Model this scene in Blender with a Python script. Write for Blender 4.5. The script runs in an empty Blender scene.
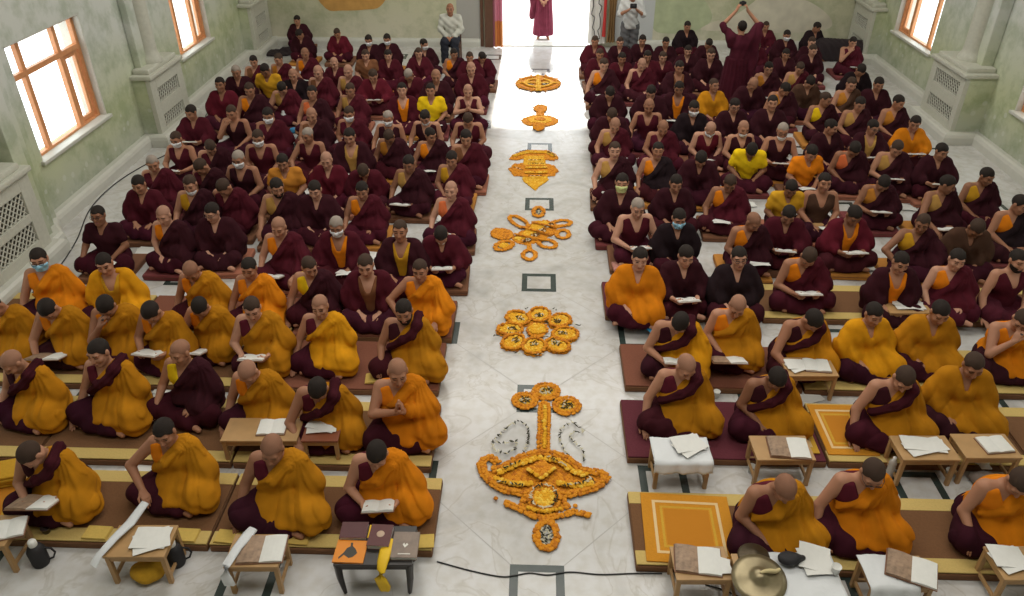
import bpy, bmesh, math, random
import numpy as np
from mathutils import Vector, Matrix
random.seed(7); np.random.seed(7)
C = bpy.context.scene.collection
PI = math.pi

# ------------------------------------------------------------------ materials
MATS = {}
def nm(name):
    m = bpy.data.materials.new(name); m.use_nodes = True
    nt = m.node_tree; b = nt.nodes['Principled BSDF']
    MATS[name] = m
    return m, nt, b
def simple(name, col, rough=.6, metal=0., bump=0., bscale=60., spec=.5, vary=0.):
    m, nt, b = nm(name)
    b.inputs['Base Color'].default_value = (*col, 1); b.inputs['Roughness'].default_value = rough
    b.inputs['Metallic'].default_value = metal; b.inputs['Specular IOR Level'].default_value = spec
    if bump or vary:
        tc = nt.nodes.new('ShaderNodeTexCoord'); nz = nt.nodes.new('ShaderNodeTexNoise')
        nz.inputs['Scale'].default_value = bscale; nt.links.new(tc.outputs['Object'], nz.inputs['Vector'])
        if bump:
            bp = nt.nodes.new('ShaderNodeBump'); bp.inputs['Strength'].default_value = bump; bp.inputs['Distance'].default_value = .01
            nt.links.new(nz.outputs['Fac'], bp.inputs['Height']); nt.links.new(bp.outputs['Normal'], b.inputs['Normal'])
        if vary:
            mx = nt.nodes.new('ShaderNodeMix'); mx.data_type = 'RGBA'
            mx.inputs[6].default_value = tuple(c*(1-vary) for c in col)+(1,); mx.inputs[7].default_value = tuple(min(1, c*(1+vary)) for c in col)+(1,)
            nt.links.new(nz.outputs['Fac'], mx.inputs[0]); nt.links.new(mx.outputs[2], b.inputs['Base Color'])
    return m
def objcol(name, rough=.9, sheen=0., bump=.25, bscale=90., vary=.18, spec=.25):
    """cloth or skin whose hue is the object's own colour, with a procedural weave"""
    m, nt, b = nm(name)
    oi = nt.nodes.new('ShaderNodeObjectInfo'); tc = nt.nodes.new('ShaderNodeTexCoord')
    nz = nt.nodes.new('ShaderNodeTexNoise'); nz.inputs['Scale'].default_value = bscale; nz.inputs['Detail'].default_value = 3
    n2 = nt.nodes.new('ShaderNodeTexNoise'); n2.inputs['Scale'].default_value = 7
    nt.links.new(tc.outputs['Object'], nz.inputs['Vector']); nt.links.new(tc.outputs['Object'], n2.inputs['Vector'])
    hs = nt.nodes.new('ShaderNodeHueSaturation')
    mr = nt.nodes.new('ShaderNodeMapRange'); mr.inputs[1].default_value = .3; mr.inputs[2].default_value = .7
    mr.inputs[3].default_value = 1-vary; mr.inputs[4].default_value = 1+vary
    nt.links.new(n2.outputs['Fac'], mr.inputs[0]); nt.links.new(mr.outputs[0], hs.inputs['Value'])
    nt.links.new(oi.outputs['Color'], hs.inputs['Color']); nt.links.new(hs.outputs['Color'], b.inputs['Base Color'])
    bp = nt.nodes.new('ShaderNodeBump'); bp.inputs['Strength'].default_value = bump; bp.inputs['Distance'].default_value = .004
    nt.links.new(nz.outputs['Fac'], bp.inputs['Height']); nt.links.new(bp.outputs['Normal'], b.inputs['Normal'])
    b.inputs['Roughness'].default_value = rough; b.inputs['Specular IOR Level'].default_value = spec
    if sheen: b.inputs['Sheen Weight'].default_value = sheen
    return m
M_CLOTH = objcol('robe_cloth', .95, .0, .3, 110, .16, .1)
M_SKIN = objcol('skin', .6, 0, .08, 60, .06, .3)
M_HAIR = objcol('cropped_hair', .85, 0, .5, 160, .15, .2)
M_EYE = simple('dark_eye', (.02, .012, .01), .4)
M_LIP = simple('lips', (.30, .10, .08), .5)
M_GLASS = simple('spectacle_frame', (.01, .01, .012), .35)

# ------------------------------------------------------------------ object helpers
def link(o, parent=None):
    C.objects.link(o)
    if parent is not None: o.parent = parent
    return o
def tag(o, label=None, cat=None, group=None, kind=None):
    if label: o['label'] = label
    if cat: o['category'] = cat
    if group: o['group'] = group
    if kind: o['kind'] = kind
    return o
def empty(name, loc, rz=0., label=None, cat=None, group=None):
    o = bpy.data.objects.new(name, None); o.empty_display_size = .1
    o.location = loc; o.rotation_euler = (0, 0, rz); link(o)
    return tag(o, label, cat, group)
def meshobj(name, me, parent=None, loc=None, color=None):
    o = bpy.data.objects.new(name, me); link(o, parent)
    if loc is not None: o.location = loc
    if color is not None: o.color = (*color, 1)
    return o
class MB:
    """collects shapes; build() links them as ONE mesh object"""
    def __init__(s): s.v = []; s.f = []; s.m = []; s.sm = []
    def add(s, v, f, mi=0, smooth=False, M=None):
        n = len(s.v)
        if M is not None: v = [tuple(M @ Vector(q)) for q in v]
        s.v += [tuple(q) for q in v]; s.f += [tuple(i+n for i in q) for q in f]
        s.m += [mi]*len(f); s.sm += [smooth]*len(f); return s
    def box(s, c, d, mi=0, bev=0., M=None, rz=0.):
        bm = bmesh.new(); bmesh.ops.create_cube(bm, size=1)
        bmesh.ops.scale(bm, vec=d, verts=bm.verts)
        if bev: bmesh.ops.bevel(bm, geom=bm.edges[:], offset=min(bev, min(d)*.45), segments=2, affect='EDGES', profile=.6)
        R = Matrix.Translation(c) @ Matrix.Rotation(rz, 4, 'Z')
        if M is not None: R = M @ R
        bm.verts.index_update()
        s.add([tuple(R @ q.co) for q in bm.verts], [[q.index for q in f.verts] for f in bm.faces], mi, False); bm.free(); return s
    def tube(s, pts, r, n=8, mi=0, cap=True, M=None):
        pts = [Vector(q) for q in pts]; rs = r if isinstance(r, (list, tuple)) else [r]*len(pts)
        V = []; F = []; up = None
        for i, q in enumerate(pts):
            t = (pts[min(i+1, len(pts)-1)]-pts[max(i-1, 0)]).normalized()
            if up is None: up = Vector((0, 0, 1)) if abs(t.z) < .9 else Vector((1, 0, 0))
            a = t.cross(up).normalized(); b = a.cross(t).normalized(); up = b
            for k in range(n):
                w = 2*PI*k/n; V.append(q+rs[i]*(a*math.cos(w)+b*math.sin(w)))
        for i in range(len(pts)-1):
            for k in range(n):
                k2 = (k+1) % n; F.append((i*n+k, i*n+k2, (i+1)*n+k2, (i+1)*n+k))
        s.add(V, F, mi, True, M)
        if cap:
            L = (len(pts)-1)*n
            s.add(V[:n], [tuple(range(n))], mi, False, M); s.add(V[L:], [tuple(reversed(range(n)))], mi, False, M)
        return s
    def lathe(s, prof, n=20, mi=0, c=(0, 0, 0), M=None):
        V = []; F = []
        for (r, z) in prof:
            for k in range(n):
                w = 2*PI*k/n; V.append((c[0]+r*math.cos(w), c[1]+r*math.sin(w), c[2]+z))
        for i in range(len(prof)-1):
            for k in range(n):
                k2 = (k+1) % n; F.append((i*n+k, i*n+k2, (i+1)*n+k2, (i+1)*n+k))
        s.add(V, F, mi, True, M); return s
    def mesh(s, name, mats):
        me = bpy.data.meshes.new(name); me.from_pydata(s.v, [], s.f)
        for m in (mats if isinstance(mats, (list, tuple)) else [mats]): me.materials.append(m)
        me.polygons.foreach_set('material_index', s.m); me.polygons.foreach_set('use_smooth', s.sm)
        me.update(); return me
    def build(s, name, mats, parent=None, loc=None, color=None):
        return meshobj(name, s.mesh(name, mats), parent, loc, color)

# ------------------------------------------------------------------ organic surfaces: smooth unions polygonised on a grid
V3 = lambda *a: np.array(a, dtype=np.float64)
def smin(a, b, k):
    if k <= 0: return np.minimum(a, b)
    h = np.clip(.5+.5*(b-a)/k, 0, 1)
    return b+(a-b)*h-k*h*(1-h)
def smax(a, b, k): return -smin(-a, -b, k)
def d_cone(p, a, b, r1, r2):
    ab = b-a; t = np.clip(((p-a)@ab)/max(ab@ab, 1e-9), 0, 1)
    q = p-a-t[:, None]*ab
    return np.sqrt(np.einsum('ij,ij->i', q, q))-(r1+(r2-r1)*t)
def d_ell(p, c, r):
    q = (p-c)/r; k0 = np.sqrt(np.einsum('ij,ij->i', q, q)); q2 = q/r
    k1 = np.sqrt(np.einsum('ij,ij->i', q2, q2))
    return k0*(k0-1)/np.maximum(k1, 1e-6)
def ev(prims, p):
    """prims: ('c',k,a,b,r1,r2) ('e',k,c,r) ('-c'..)/('-e'..) subtract, ('g',k,c,R,Rm,prims) local group"""
    d = np.full(len(p), 9.)
    for q in prims:
        t = q[0]; k = q[1]
        if t in ('c', '-c'): e = d_cone(p, *q[2:6])
        elif t in ('e', '-e'): e = d_ell(p, *q[2:4])
        else:
            c, R, Rm, sub = q[2:6]
            w = p-c; dist = np.sqrt(np.einsum('ij,ij->i', w, w)); near = dist < R
            e = np.maximum(dist-R*.55, .02)
            if near.any(): e[near] = ev(sub, w[near]@Rm)
        d = smax(d, -e, k) if t[0] == '-' else smin(d, e, k)
    return d
def polygonise(f, lo, hi, h, B=5):
    lo = np.array(lo, float); hi = np.array(hi, float)
    nb = np.ceil((hi-lo)/(h*B)).astype(int); n = nb*B+1
    ax = [lo[i]+(np.arange(nb[i])+.5)*B*h for i in range(3)]
    g = np.stack(np.meshgrid(*ax, indexing='ij'), -1).reshape(-1, 3)
    d = f(g).reshape(nb)
    act = np.abs(d) < B*h*1.25+.012
    sg = np.where(d < 0, -1., 1.)
    D = np.ones(n); D[:-1, :-1, :-1] = np.repeat(np.repeat(np.repeat(sg, B, 0), B, 1), B, 2)
    A = np.zeros(n, bool)
    ra = np.repeat(np.repeat(np.repeat(act, B, 0), B, 1), B, 2)
    for dx in (0, 1):
        for dy in (0, 1):
            for dz in (0, 1):
                A[dx:n[0]-1+dx, dy:n[1]-1+dy, dz:n[2]-1+dz] |= ra
    idx = np.argwhere(A)
    D[A] = f(lo+idx*h)
    D[D == 0] = 1e-6
    S = D < 0
    # surface nets
    c = [S[dx:n[0]-1+dx, dy:n[1]-1+dy, dz:n[2]-1+dz] for dx in (0, 1) for dy in (0, 1) for dz in (0, 1)]
    cnt = sum(x.astype(np.int8) for x in c)
    cell = (cnt > 0) & (cnt < 8)
    ci = np.argwhere(cell)
    vid = np.full(np.array(n)-1, -1, np.int64); vid[cell] = np.arange(len(ci))
    acc = np.zeros((len(ci), 3)); num = np.zeros(len(ci))
    cor = [(a, b, e) for a in (0, 1) for b in (0, 1) for e in (0, 1)]
    vals = {q: D[ci[:, 0]+q[0], ci[:, 1]+q[1], ci[:, 2]+q[2]] for q in cor}
    for q in cor:
        for axx in range(3):
            if q[axx] == 0:
                r = list(q); r[axx] = 1; r = tuple(r)
                a, b = vals[q], vals[r]; m = (a < 0) != (b < 0)
                t = np.where(m, a/np.where(m, a-b, 1), 0)
                pt = np.zeros((len(ci), 3)); pt[:] = q; pt[:, axx] += t
                acc[m] += pt[m]; num[m] += 1
    V = lo+(ci+acc/np.maximum(num, 1)[:, None])*h
    Q = []
    for axx in range(3):
        u, v = (axx+1) % 3, (axx+2) % 3
        s0 = [slice(None)]*3; s1 = [slice(None)]*3
        s0[axx] = slice(0, -1); s1[axx] = slice(1, None)
        a, b = S[tuple(s0)], S[tuple(s1)]
        e = np.argwhere(a != b)
        e = e[(e[:, u] > 0) & (e[:, v] > 0) & (e[:, u] < n[u]-1) & (e[:, v] < n[v]-1)]
        if not len(e): continue
        def at(du, dv):
            w = e.copy(); w[:, u] -= du; w[:, v] -= dv
            return vid[w[:, 0], w[:, 1], w[:, 2]]
        q = np.stack([at(1, 1), at(0, 1), at(0, 0), at(1, 0)], 1)
        fl = ~a[e[:, 0], e[:, 1], e[:, 2]]
        q[fl] = q[fl][:, ::-1]
        Q.append(q)
    Q = np.concatenate(Q) if Q else np.zeros((0, 4), int)
    return V, Q[(Q >= 0).all(1)]
def npmesh(name, V, Q, mats, mi=None):
    me = bpy.data.meshes.new(name)
    me.vertices.add(len(V)); me.vertices.foreach_set('co', V.astype(np.float32).ravel())
    me.loops.add(len(Q)*4); me.loops.foreach_set('vertex_index', Q.astype(np.int32).ravel())
    me.polygons.add(len(Q)); me.polygons.foreach_set('loop_start', np.arange(0, len(Q)*4, 4, dtype=np.int32))
    for m in mats: me.materials.append(m)
    if mi is not None: me.polygons.foreach_set('material_index', mi.astype(np.int32))
    me.polygons.foreach_set('use_smooth', np.ones(len(Q), bool))
    me.update(calc_edges=True); me.validate()
    return me
def rot(ax, deg):
    a = math.radians(deg); c, s = math.cos(a), math.sin(a)
    return np.array({'x': [[1, 0, 0], [0, c, -s], [0, s, c]], 'y': [[c, 0, s], [0, 1, 0], [-s, 0, c]], 'z': [[c, -s, 0], [s, c, 0], [0, 0, 1]]}[ax])
def unit(v): return v/max(np.linalg.norm(v), 1e-9)

# ------------------------------------------------------------------ people
HEAD = [
    ('e', 0, V3(0, .014, .028), V3(.076, .094, .087)),
    ('e', .03, V3(0, -.03, -.03), V3(.061, .058, .082)),
    ('c', .03, V3(-.045, .01, -.055), V3(-.02, -.052, -.098), .026, .022),
    ('c', .03, V3(.045, .01, -.055), V3(.02, -.052, -.098), .026, .022),
    ('e', .02, V3(0, -.066, -.102), V3(.022, .018, .018)),
    ('e', .02, V3(-.04, -.058, -.03), V3(.026, .026, .024)), ('e', .02, V3(.04, -.058, -.03), V3(.026, .026, .024)),
    ('c', .015, V3(-.042, -.07, .026), V3(.042, -.07, .026), .014, .014),
    ('-e', .012, V3(-.031, -.098, .002), V3(.019, .02, .013)), ('-e', .012, V3(.031, -.098, .002), V3(.019, .02, .013)),
    ('e', .004, V3(-.031, -.072, .002), V3(.015, .014, .012)), ('e', .004, V3(.031, -.072, .002), V3(.015, .014, .012)),
    ('c', .012, V3(0, -.085, .01), V3(0, -.104, -.034), .009, .013),
    ('c', .008, V3(-.012, -.094, -.038), V3(.012, -.094, -.038), .009, .009),
    ('c', .008, V3(-.02, -.084, -.066), V3(.02, -.084, -.066), .008, .008),
    ('c', .008, V3(-.014, -.083, -.076), V3(.014, -.083, -.076), .008, .008),
    ('e', .008, V3(-.078, .012, -.004), V3(.011, .022, .034)), ('e', .008, V3(.078, .012, -.004), V3(.011, .022, .034)),
]
def hand(w, d, n, side, curl, fat=1.):
    """palm, four unequal fingers bent at the knuckles, thumb from the side of the palm near its base"""
    d = unit(d); n = unit(n-d*(n@d)); s = np.cross(d, n)*side
    P = []
    for i, o in enumerate((.028, .0095, -.0095, -.027)):       # index .. little
        kn = w+d*(.088, .092, .087, .078)[i]+s*o
        P.append(('c', .012, w+d*.012+s*o*.55, kn, .0155, .0125))
        L = (.072, .08, .073, .056)[i]; c = math.radians(curl[0]+3*i); c2 = math.radians(curl[1]+4*i)
        j = kn+(d*math.cos(c)+n*math.sin(c))*L*.5
        t = j+(d*math.cos(c2)+n*math.sin(c2))*L*.5
        P.append(('c', .003, kn, j, .0095*fat, .0088*fat)); P.append(('c', .002, j, t, .0088*fat, .0072*fat))
    b = w+d*.03+s*.026
    m = b+d*.034+s*.026+n*.012; e = m+d*.03+s*.002+n*.012
    P.append(('c', .012, w+d*.02+s*.012, b, .015, .015)); P.append(('c', .006, b, m, .013, .011)); P.append(('c', .003, m, e, .0105, .0085))
    return ('g', .012, w+d*.07, .16, np.eye(3), [tuple([q[0], q[1]]+[(x-(w+d*.07)) if isinstance(x, np.ndarray) else x for x in q[2:]]) for q in P])
ARMS = {   # elbow, wrist, finger direction, palm normal, curl   (right arm; the left is mirrored)
    'lap':  (V3(-.235, -.05, .29), V3(-.11, -.24, .19), V3(.75, -.6, -.25), V3(.1, -.2, -1), (22, 55)),
    'knee': (V3(-.26, -.07, .29), V3(-.25, -.25, .20), V3(-.05, -.75, -.55), V3(.1, .2, -1), (18, 40)),
    'floor': (V3(-.275, -.06, .27), V3(-.31, -.22, .10), V3(.1, -.9, -.35), V3(.1, -.1, -1), (12, 25)),
    'book': (V3(-.26, -.10, .29), V3(-.135, -.29, .27), V3(.25, -.85, .1), V3(.75, -.1, .45), (30, 80)),
    'pray': (V3(-.235, -.15, .34), V3(-.028, -.235, .43), V3(.12, -.25, .95), V3(1, 0, 0), (2, 4)),
    'chin': (V3(-.22, -.19, .33), V3(-.075, -.20, .53), V3(.35, .2, .9), V3(.6, .6, .1), (40, 95)),
    'out':  (V3(-.36, -.12, .33), V3(-.21, -.29, .20), V3(.7, -.7, -.2), V3(0, -.2, -1), (20, 45)),
    'reach': (V3(-.29, -.16, .30), V3(-.20, -.37, .21), V3(.25, -.9, -.25), V3(.2, -.1, -1), (25, 60)),
    'up':   (V3(-.30, -.16, .50), V3(-.13, -.14, .66), V3(.5, .1, .8), V3(.6, .5, 0), (40, 90)),
}
def mirror(v): return v*V3(-1, 1, 1)
HIP = V3(0, 0, .10)
def skeleton(pose):
    """pose: dict(lean, side, hp, hy, hr, ra, la, kx)"""
    T = rot('x', pose.get('lean', 0))@rot('y', pose.get('side', 0))   # +lean tips towards -y
    up = lambda q: HIP+T@(V3(*q)-HIP)
    J = {'T': T, 'chest': up((0, .005, .40)), 'belly': up((0, .0, .24)), 'neck': up((0, .012, .545)),
         'shR': up((-.165, .01, .505)), 'shL': up((.165, .01, .505)), 'up': up}
    hc = up((0, -.012, .705)); Rh = T@rot('z', pose.get('hy', 0))@rot('x', pose.get('hp', 0)-pose.get('lean', 0)*.5)@rot('y', pose.get('hr', 0))
    nod = pose.get('hp', 0)
    hc = hc+T@V3(0, -.0011*nod, -.0008*max(nod, 0)); J['hc'] = hc; J['Rh'] = Rh
    for sd, key in (('R', 'ra'), ('L', 'la')):
        e, w, d, n, cu = ARMS[pose.get(key, 'lap')]
        if sd == 'L': e, w, d, n = map(mirror, (e, w, d, n))
        k = .55 if pose.get(key) not in ('pray', 'chin', 'up') else 1.
        e2 = up(e); w2 = up(w) if k == 1. else w*(1-.35)+up(w)*.35
        L1 = np.linalg.norm(e2-J['sh'+sd])
        if L1 > .30: e2 = J['sh'+sd]+(e2-J['sh'+sd])*.30/L1
        L2 = np.linalg.norm(w2-e2)
        if L2 > .27: w2 = e2+(w2-e2)*.27/L2
        J['el'+sd], J['wr'+sd] = e2, w2
        J['hd'+sd] = (d, n, cu)
    kx = pose.get('kx', .29)
    for s, sg in (('R', -1), ('L', 1)):
        J['hip'+s] = V3(.1*sg, .0, .105); J['kn'+s] = V3(kx*sg, -.245, .115)
        J['an'+s] = V3(-.09*sg, -.30-(.03 if s == 'R' else -.02), .065)
    return J
def torso_prims(J, g=0.):
    up = J['up']
    return [('e', .0, up((0, .02, .13)), V3(.17, .135, .13)+g), ('c', .06, up((0, .01, .20)), up((0, .0, .38)), .125+g, .125+g),
            ('c', .06, up((-.085, .005, .40)), up((.085, .005, .40)), .105+g, .105+g),
            ('c', .05, up((-.13, .012, .50)), up((.13, .012, .50)), .058+g, .058+g)]
def body_f(J, fat=1.):
    P = torso_prims(J)
    P.append(('c', .03, J['neck']+J['T']@V3(0, .0, -.02), J['hc']+J['Rh']@V3(0, .016, -.06), .058, .052))
    for s, sg in (('R', -1), ('L', 1)):
        P += [('c', .04, J['sh'+s], J['el'+s], .054, .042), ('c', .012, J['el'+s], J['wr'+s], .043, .027)]
        d, n, cu = J['hd'+s]
        P.append(hand(J['wr'+s], d, n, sg, cu, fat))
        P += [('c', .03, J['hip'+s], J['kn'+s], .088, .062), ('c', .015, J['kn'+s], J['an'+s], .06, .038),
              ('c', .015, J['an'+s], J['an'+s]+V3(-.12*sg, -.05, -.025), .036, .026)]
    P.append(('g', .012, J['hc'], .2, J['Rh'], HEAD))
    return lambda p: ev(P, p)
def sm(x, a, b): t = np.clip((x-a)/(b-a), 0, 1); return t*t*(3-2*t)
def vest_f(J):
    P = torso_prims(J, .014); T = J['T']
    def f(p):
        d = ev(P, p); q = (p-HIP)@T+HIP
        d = smax(d, q[:, 2]-.545, .02)
        V = np.maximum(np.abs(q[:, 0])-.42*(q[:, 2]-.40)-.02, q[:, 1]-.03); V = np.maximum(V, .40-q[:, 2])
        d = smax(d, -V, .012)
        ring = np.sqrt(q[:, 0]**2+(q[:, 1]-.012)**2)-.062
        ring = np.maximum(ring, .47-q[:, 2])
        return smax(d, -ring, .012)
    return f
def shirt_f(J, sleeve=.6):
    P = torso_prims(J, .018)
    for s in 'RL':
        e = J['sh'+s]+(J['el'+s]-J['sh'+s])*sleeve
        P.append(('c', .03, J['sh'+s], e, .068, .066))
    T = J['T']
    def f(p):
        d = ev(P, p); q = (p-HIP)@T+HIP
        d = smax(d, -V_(q, .47, .5, .015), .01)
        ring = np.maximum(np.sqrt(q[:, 0]**2+(q[:, 1]-.012)**2)-.06, .50-q[:, 2])
        return smax(d, -ring, .01)+.003*np.sin(q[:, 2]*55+q[:, 0]*30)
    return f
def V_(q, zb, slope, w0):
    V = np.maximum(np.abs(q[:, 0])-slope*(q[:, 2]-zb)-w0, q[:, 1]-.02)
    return np.maximum(V, zb-q[:, 2])
def skirt_f(J, seed=0, spread=0.):
    P = [('e', 0, V3(0, .03, .11), V3(.20, .17, .14))]
    for s, sg in (('R', -1), ('L', 1)):
        P += [('c', .06, J['hip'+s], J['kn'+s], .118, .092), ('c', .05, J['kn'+s], J['an'+s], .09, .062)]
    P.append(('e', .06, V3(0, -.19, .05), V3(abs(J['knL'][0])+.01+spread, .19+spread*.5, .065)))
    def f(p):
        d = ev(P, p)
        x, y, z = p.T
        r = np.hypot(x, y+.02)
        th = np.arctan2(x, -(y-.12))
        d = d+.010*(1.2-2.1*np.sqrt(np.abs(np.sin(th*7+seed+1.6*np.sin(r*9+seed)))+.02))*sm(r, .08, .25)+.005*np.sin(34*x*np.sign(x+.01)+25*z+12*y+seed*2)
        return smax(d, .004-z, .015)
    return f
def shawl_f(J, style, seed=0, full=False):
    T = J['T']; up = J['up']; P = torso_prims(J, .024)
    L = [('c', .045, J['shL']+V3(.012, 0, -.02), J['elL'], .056, .070), ('c', .05, J['elL'], J['elL']+(J['wrL']-J['elL'])*.72, .071, .062),
         ('c', .09, J['elL']+V3(.0, .03, -.02), V3(.205, -.02, .10), .066, .08), ('c', .10, J['shL']*.35+J['elL']*.65, V3(.17, -.09, .15), .060, .085)]
    Rr = [tuple([q[0], q[1], J['shR']+V3(-.012, 0, -.02), J['elR']]+list(q[4:])) if i == 0 else
          (('c', .05, J['elR'], J['elR']+(J['wrR']-J['elR'])*.6, .072, .062) if i == 1 else ('c', .08, J['elR']+V3(0, .03, -.02), V3(-.205, -.02, .10), .066, .08)) for i, q in enumerate(L[:3])]
    Rr.append(('c', .10, J['shR']*.35+J['elR']*.65, V3(-.17, -.09, .15), .060, .085))
    P += L
    if style != 'z': P += Rr
    if full or style == 'z':
        P.append(('c', .08, up((.02, -.1, .22)), V3(.17, -.20, .17), .075, .085))
        P.append(('c', .09, V3(-.10, -.13, .18), V3(.20, -.22, .15), .06, .08))
    if full: P += [('e', .08, V3(.07, -.20, .10), V3(abs(J['knL'][0])-.01, .18, .11)), ('c', .06, J['hipL'], J['knL']*V3(1, 1.02, 1), .135, .142)]
    nA = V3(.085, 0, .575); zb_ = .30 if full else .205; nB = V3(-.20, 0, zb_); dd = unit(nB-nA); nn = V3(dd[2], 0, -dd[0]); nn = nn if nn[2] > 0 else -nn
    zm = .555+(zb_-.575)*.42
    roll = [('c', .03, up((.105, -.07, .525)), up((-.02, -.15, zm)), .024, .026), ('c', .03, up((-.02, -.15, zm)), up((-.155, -.105, zb_+.01)), .026, .024),
            ('c', .03, up((.105, -.065, .525)), up((.105, .065, .54)), .028, .028)]
    if style == 'z': P += roll
    S = V3(.17, 0, .54)
    def f(p):
        d = ev(P, p); q = (p-HIP)@T+HIP
        if style == 'z':
            vx, vz = q[:, 0]-S[0], S[2]-q[:, 2]; r = np.hypot(vx, vz)
            th = np.arctan2(vx, vz+.05)
            ph = th*7.5+seed+1.5*np.sin(r*7+seed)+2.5*q[:, 1]
            fo = 1.3-2.2*np.sqrt(np.abs(np.sin(ph))+.02)
            d = d+.010*fo*sm(r, .05, .26)+.004*np.sin(th*23+seed*3+q[:, 1]*20)
            low_ = sm(.30-q[:, 2], 0., .14)
            d = d+.007*low_*np.sin((q[:, 2]+.35*np.abs(q[:, 0]-.03))*62+seed*2+2*np.sin(q[:, 0]*9+seed))
            d = smax(d, (q-nA)@nn-.018, .02)
            low = q[:, 2]-(.02 if full else .07)
            return smax(d, -low-.0, .03) if not full else smax(d, .01-p[:, 2], .02)
        fo = 1.3-2.2*np.sqrt(np.abs(np.sin(np.abs(q[:, 0])*19+seed+1.2*np.sin(q[:, 2]*7+seed)+q[:, 1]*13))+.02)+.5*np.sin(q[:, 0]*60+q[:, 2]*28+seed*2)
        d = d+.009*fo*sm(.56-q[:, 2], .0, .22)
        ring = np.maximum(np.sqrt(q[:, 0]**2+(q[:, 1]-.012)**2)-.066, .46-q[:, 2])
        d = smax(d, -ring, .015)
        if style == 'o': d = smax(d, -np.maximum(np.maximum(np.abs(q[:, 0]-.01*math.sin(seed))-(.035+.16*np.clip(q[:, 2]-.16, 0, 1)), q[:, 1]+.02), .13-q[:, 2]), .02)
        else: d = smax(d, -V_(q, .44, .34, .012), .015)
        return smax(d, .03-p[:, 2], .03)
    return f
def sash_f(J, full=True):
    """dark folded band that edges the robe from the left shoulder across the chest"""
    up = J['up']; zb = .30 if full else .205; zm = .555+(zb-.575)*.42; T = J['T']
    P = [('c', 0, up((.125, .07, .565)), up((.118, -.07, .545)), .048, .050), ('c', .03, up((.118, -.07, .545)), up((.06, -.135, .50+(zm-.5)*.45)), .050, .044), ('c', .03, up((.06, -.135, .50+(zm-.5)*.45)), up((-.02, -.158, zm)), .044, .042), ('c', .02, up((-.02, -.158, zm)), up((-.165, -.112, zb+.005)), .042, .040)]
    def f(p):
        q = (p-HIP)@T+HIP
        return ev(P, p)+.004*np.sin((q[:, 2]*1.25-q[:, 0])*95)
    return f
def hair_f(J, g=.004, low=0.):
    def f(p):
        q = (p-J['hc'])@J['Rh']
        d = ev(HEAD[:2]+HEAD[2:4], q)-g
        pl = (.060-low-.74*(q[:, 1]+.085)+.9*np.clip(.03-np.abs(np.abs(q[:, 0])-.045), 0, .03))-q[:, 2]
        side = .012-q[:, 2]-np.clip(q[:, 1], 0, .1)*1.3+np.clip(-.03-q[:, 1], 0, .1)*1.2
        d = smax(smax(d, pl*.8, .006), (side-.02)*.7, .006)
        return d
    return f
def mask_f(J, low=0.):
    def f(p):
        q = (p-J['hc'])@J['Rh']; q2 = q+V3(0, 0, low)
        d = ev(HEAD[:7]+HEAD[12:16], q2 if low == 0 else q)-.009
        z = q[:, 2]+low
        return smax(smax(d, np.abs(z+.066+.25*(q[:, 1]+.06))-.046, .008), q[:, 1]+.022, .008)
    return f
def beard_f(J):
    def f(p):
        q = (p-J['hc'])@J['Rh']
        d = ev(HEAD[:7], q)-.006
        return smax(smax(d, q[:, 2]+.052+.0*q[:, 0]-.5*np.clip(np.abs(q[:, 0])-.035, 0, 1), .006), q[:, 1]+.0, .01)
    return f
def glasses_mesh(J):
    m = MB(); M = Matrix([list(J['Rh'][i])+[J['hc'][i]] for i in range(3)]+[[0, 0, 0, 1]])
    for s in (-1, 1):
        pts = [(s*.033+.022*math.cos(a), -.101+.0*abs(math.cos(a)), .002+.017*math.sin(a)) for a in np.linspace(0, 2*PI, 15)]
        m.tube(pts, .0028, 6, 0, False, M); m.tube([(s*.054, -.1, .006), (s*.076, -.06, .008), (s*.08, .01, .01)], .0024, 6, 0, True, M)
    m.tube([(-.012, -.102, .006), (0, -.106, .009), (.012, -.102, .006)], .0024, 6, 0, True, M)
    return m.mesh('glasses', M_GLASS)
def poly(name, f, lo, hi, h, mats): V, Q = polygonise(f, lo, hi, h); return npmesh(name, V, Q, mats)
CACHE = {}
def cached(key, fn):
    if key not in CACHE: CACHE[key] = fn()
    return CACHE[key]
def face_index(J, V, Q, h):
    c = V[Q].mean(1); q = (c-J['hc'])@J['Rh']; ax = np.abs(q[:, 0]); e = h*.35
    fr = (q[:, 1] < -.055)&(np.linalg.norm(q, axis=1) < .16)
    eye = fr & ((((ax-.031)/(.015+e))**2+((q[:, 2]-.001)/(.0035+e))**2) < 1)
    brow = fr & (np.abs(ax-.033) < .02+e*.5) & (np.abs(q[:, 2]-.027+.1*np.abs(ax-.033)) < .0028+e*.8)
    lip = fr & (ax < .022+e) & (np.abs(q[:, 2]+.07) < .006+e*.6) & (q[:, 1] < -.075)
    mi = np.zeros(len(Q), int); mi[lip] = 2; mi[eye | brow] = 1
    return mi
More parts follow.
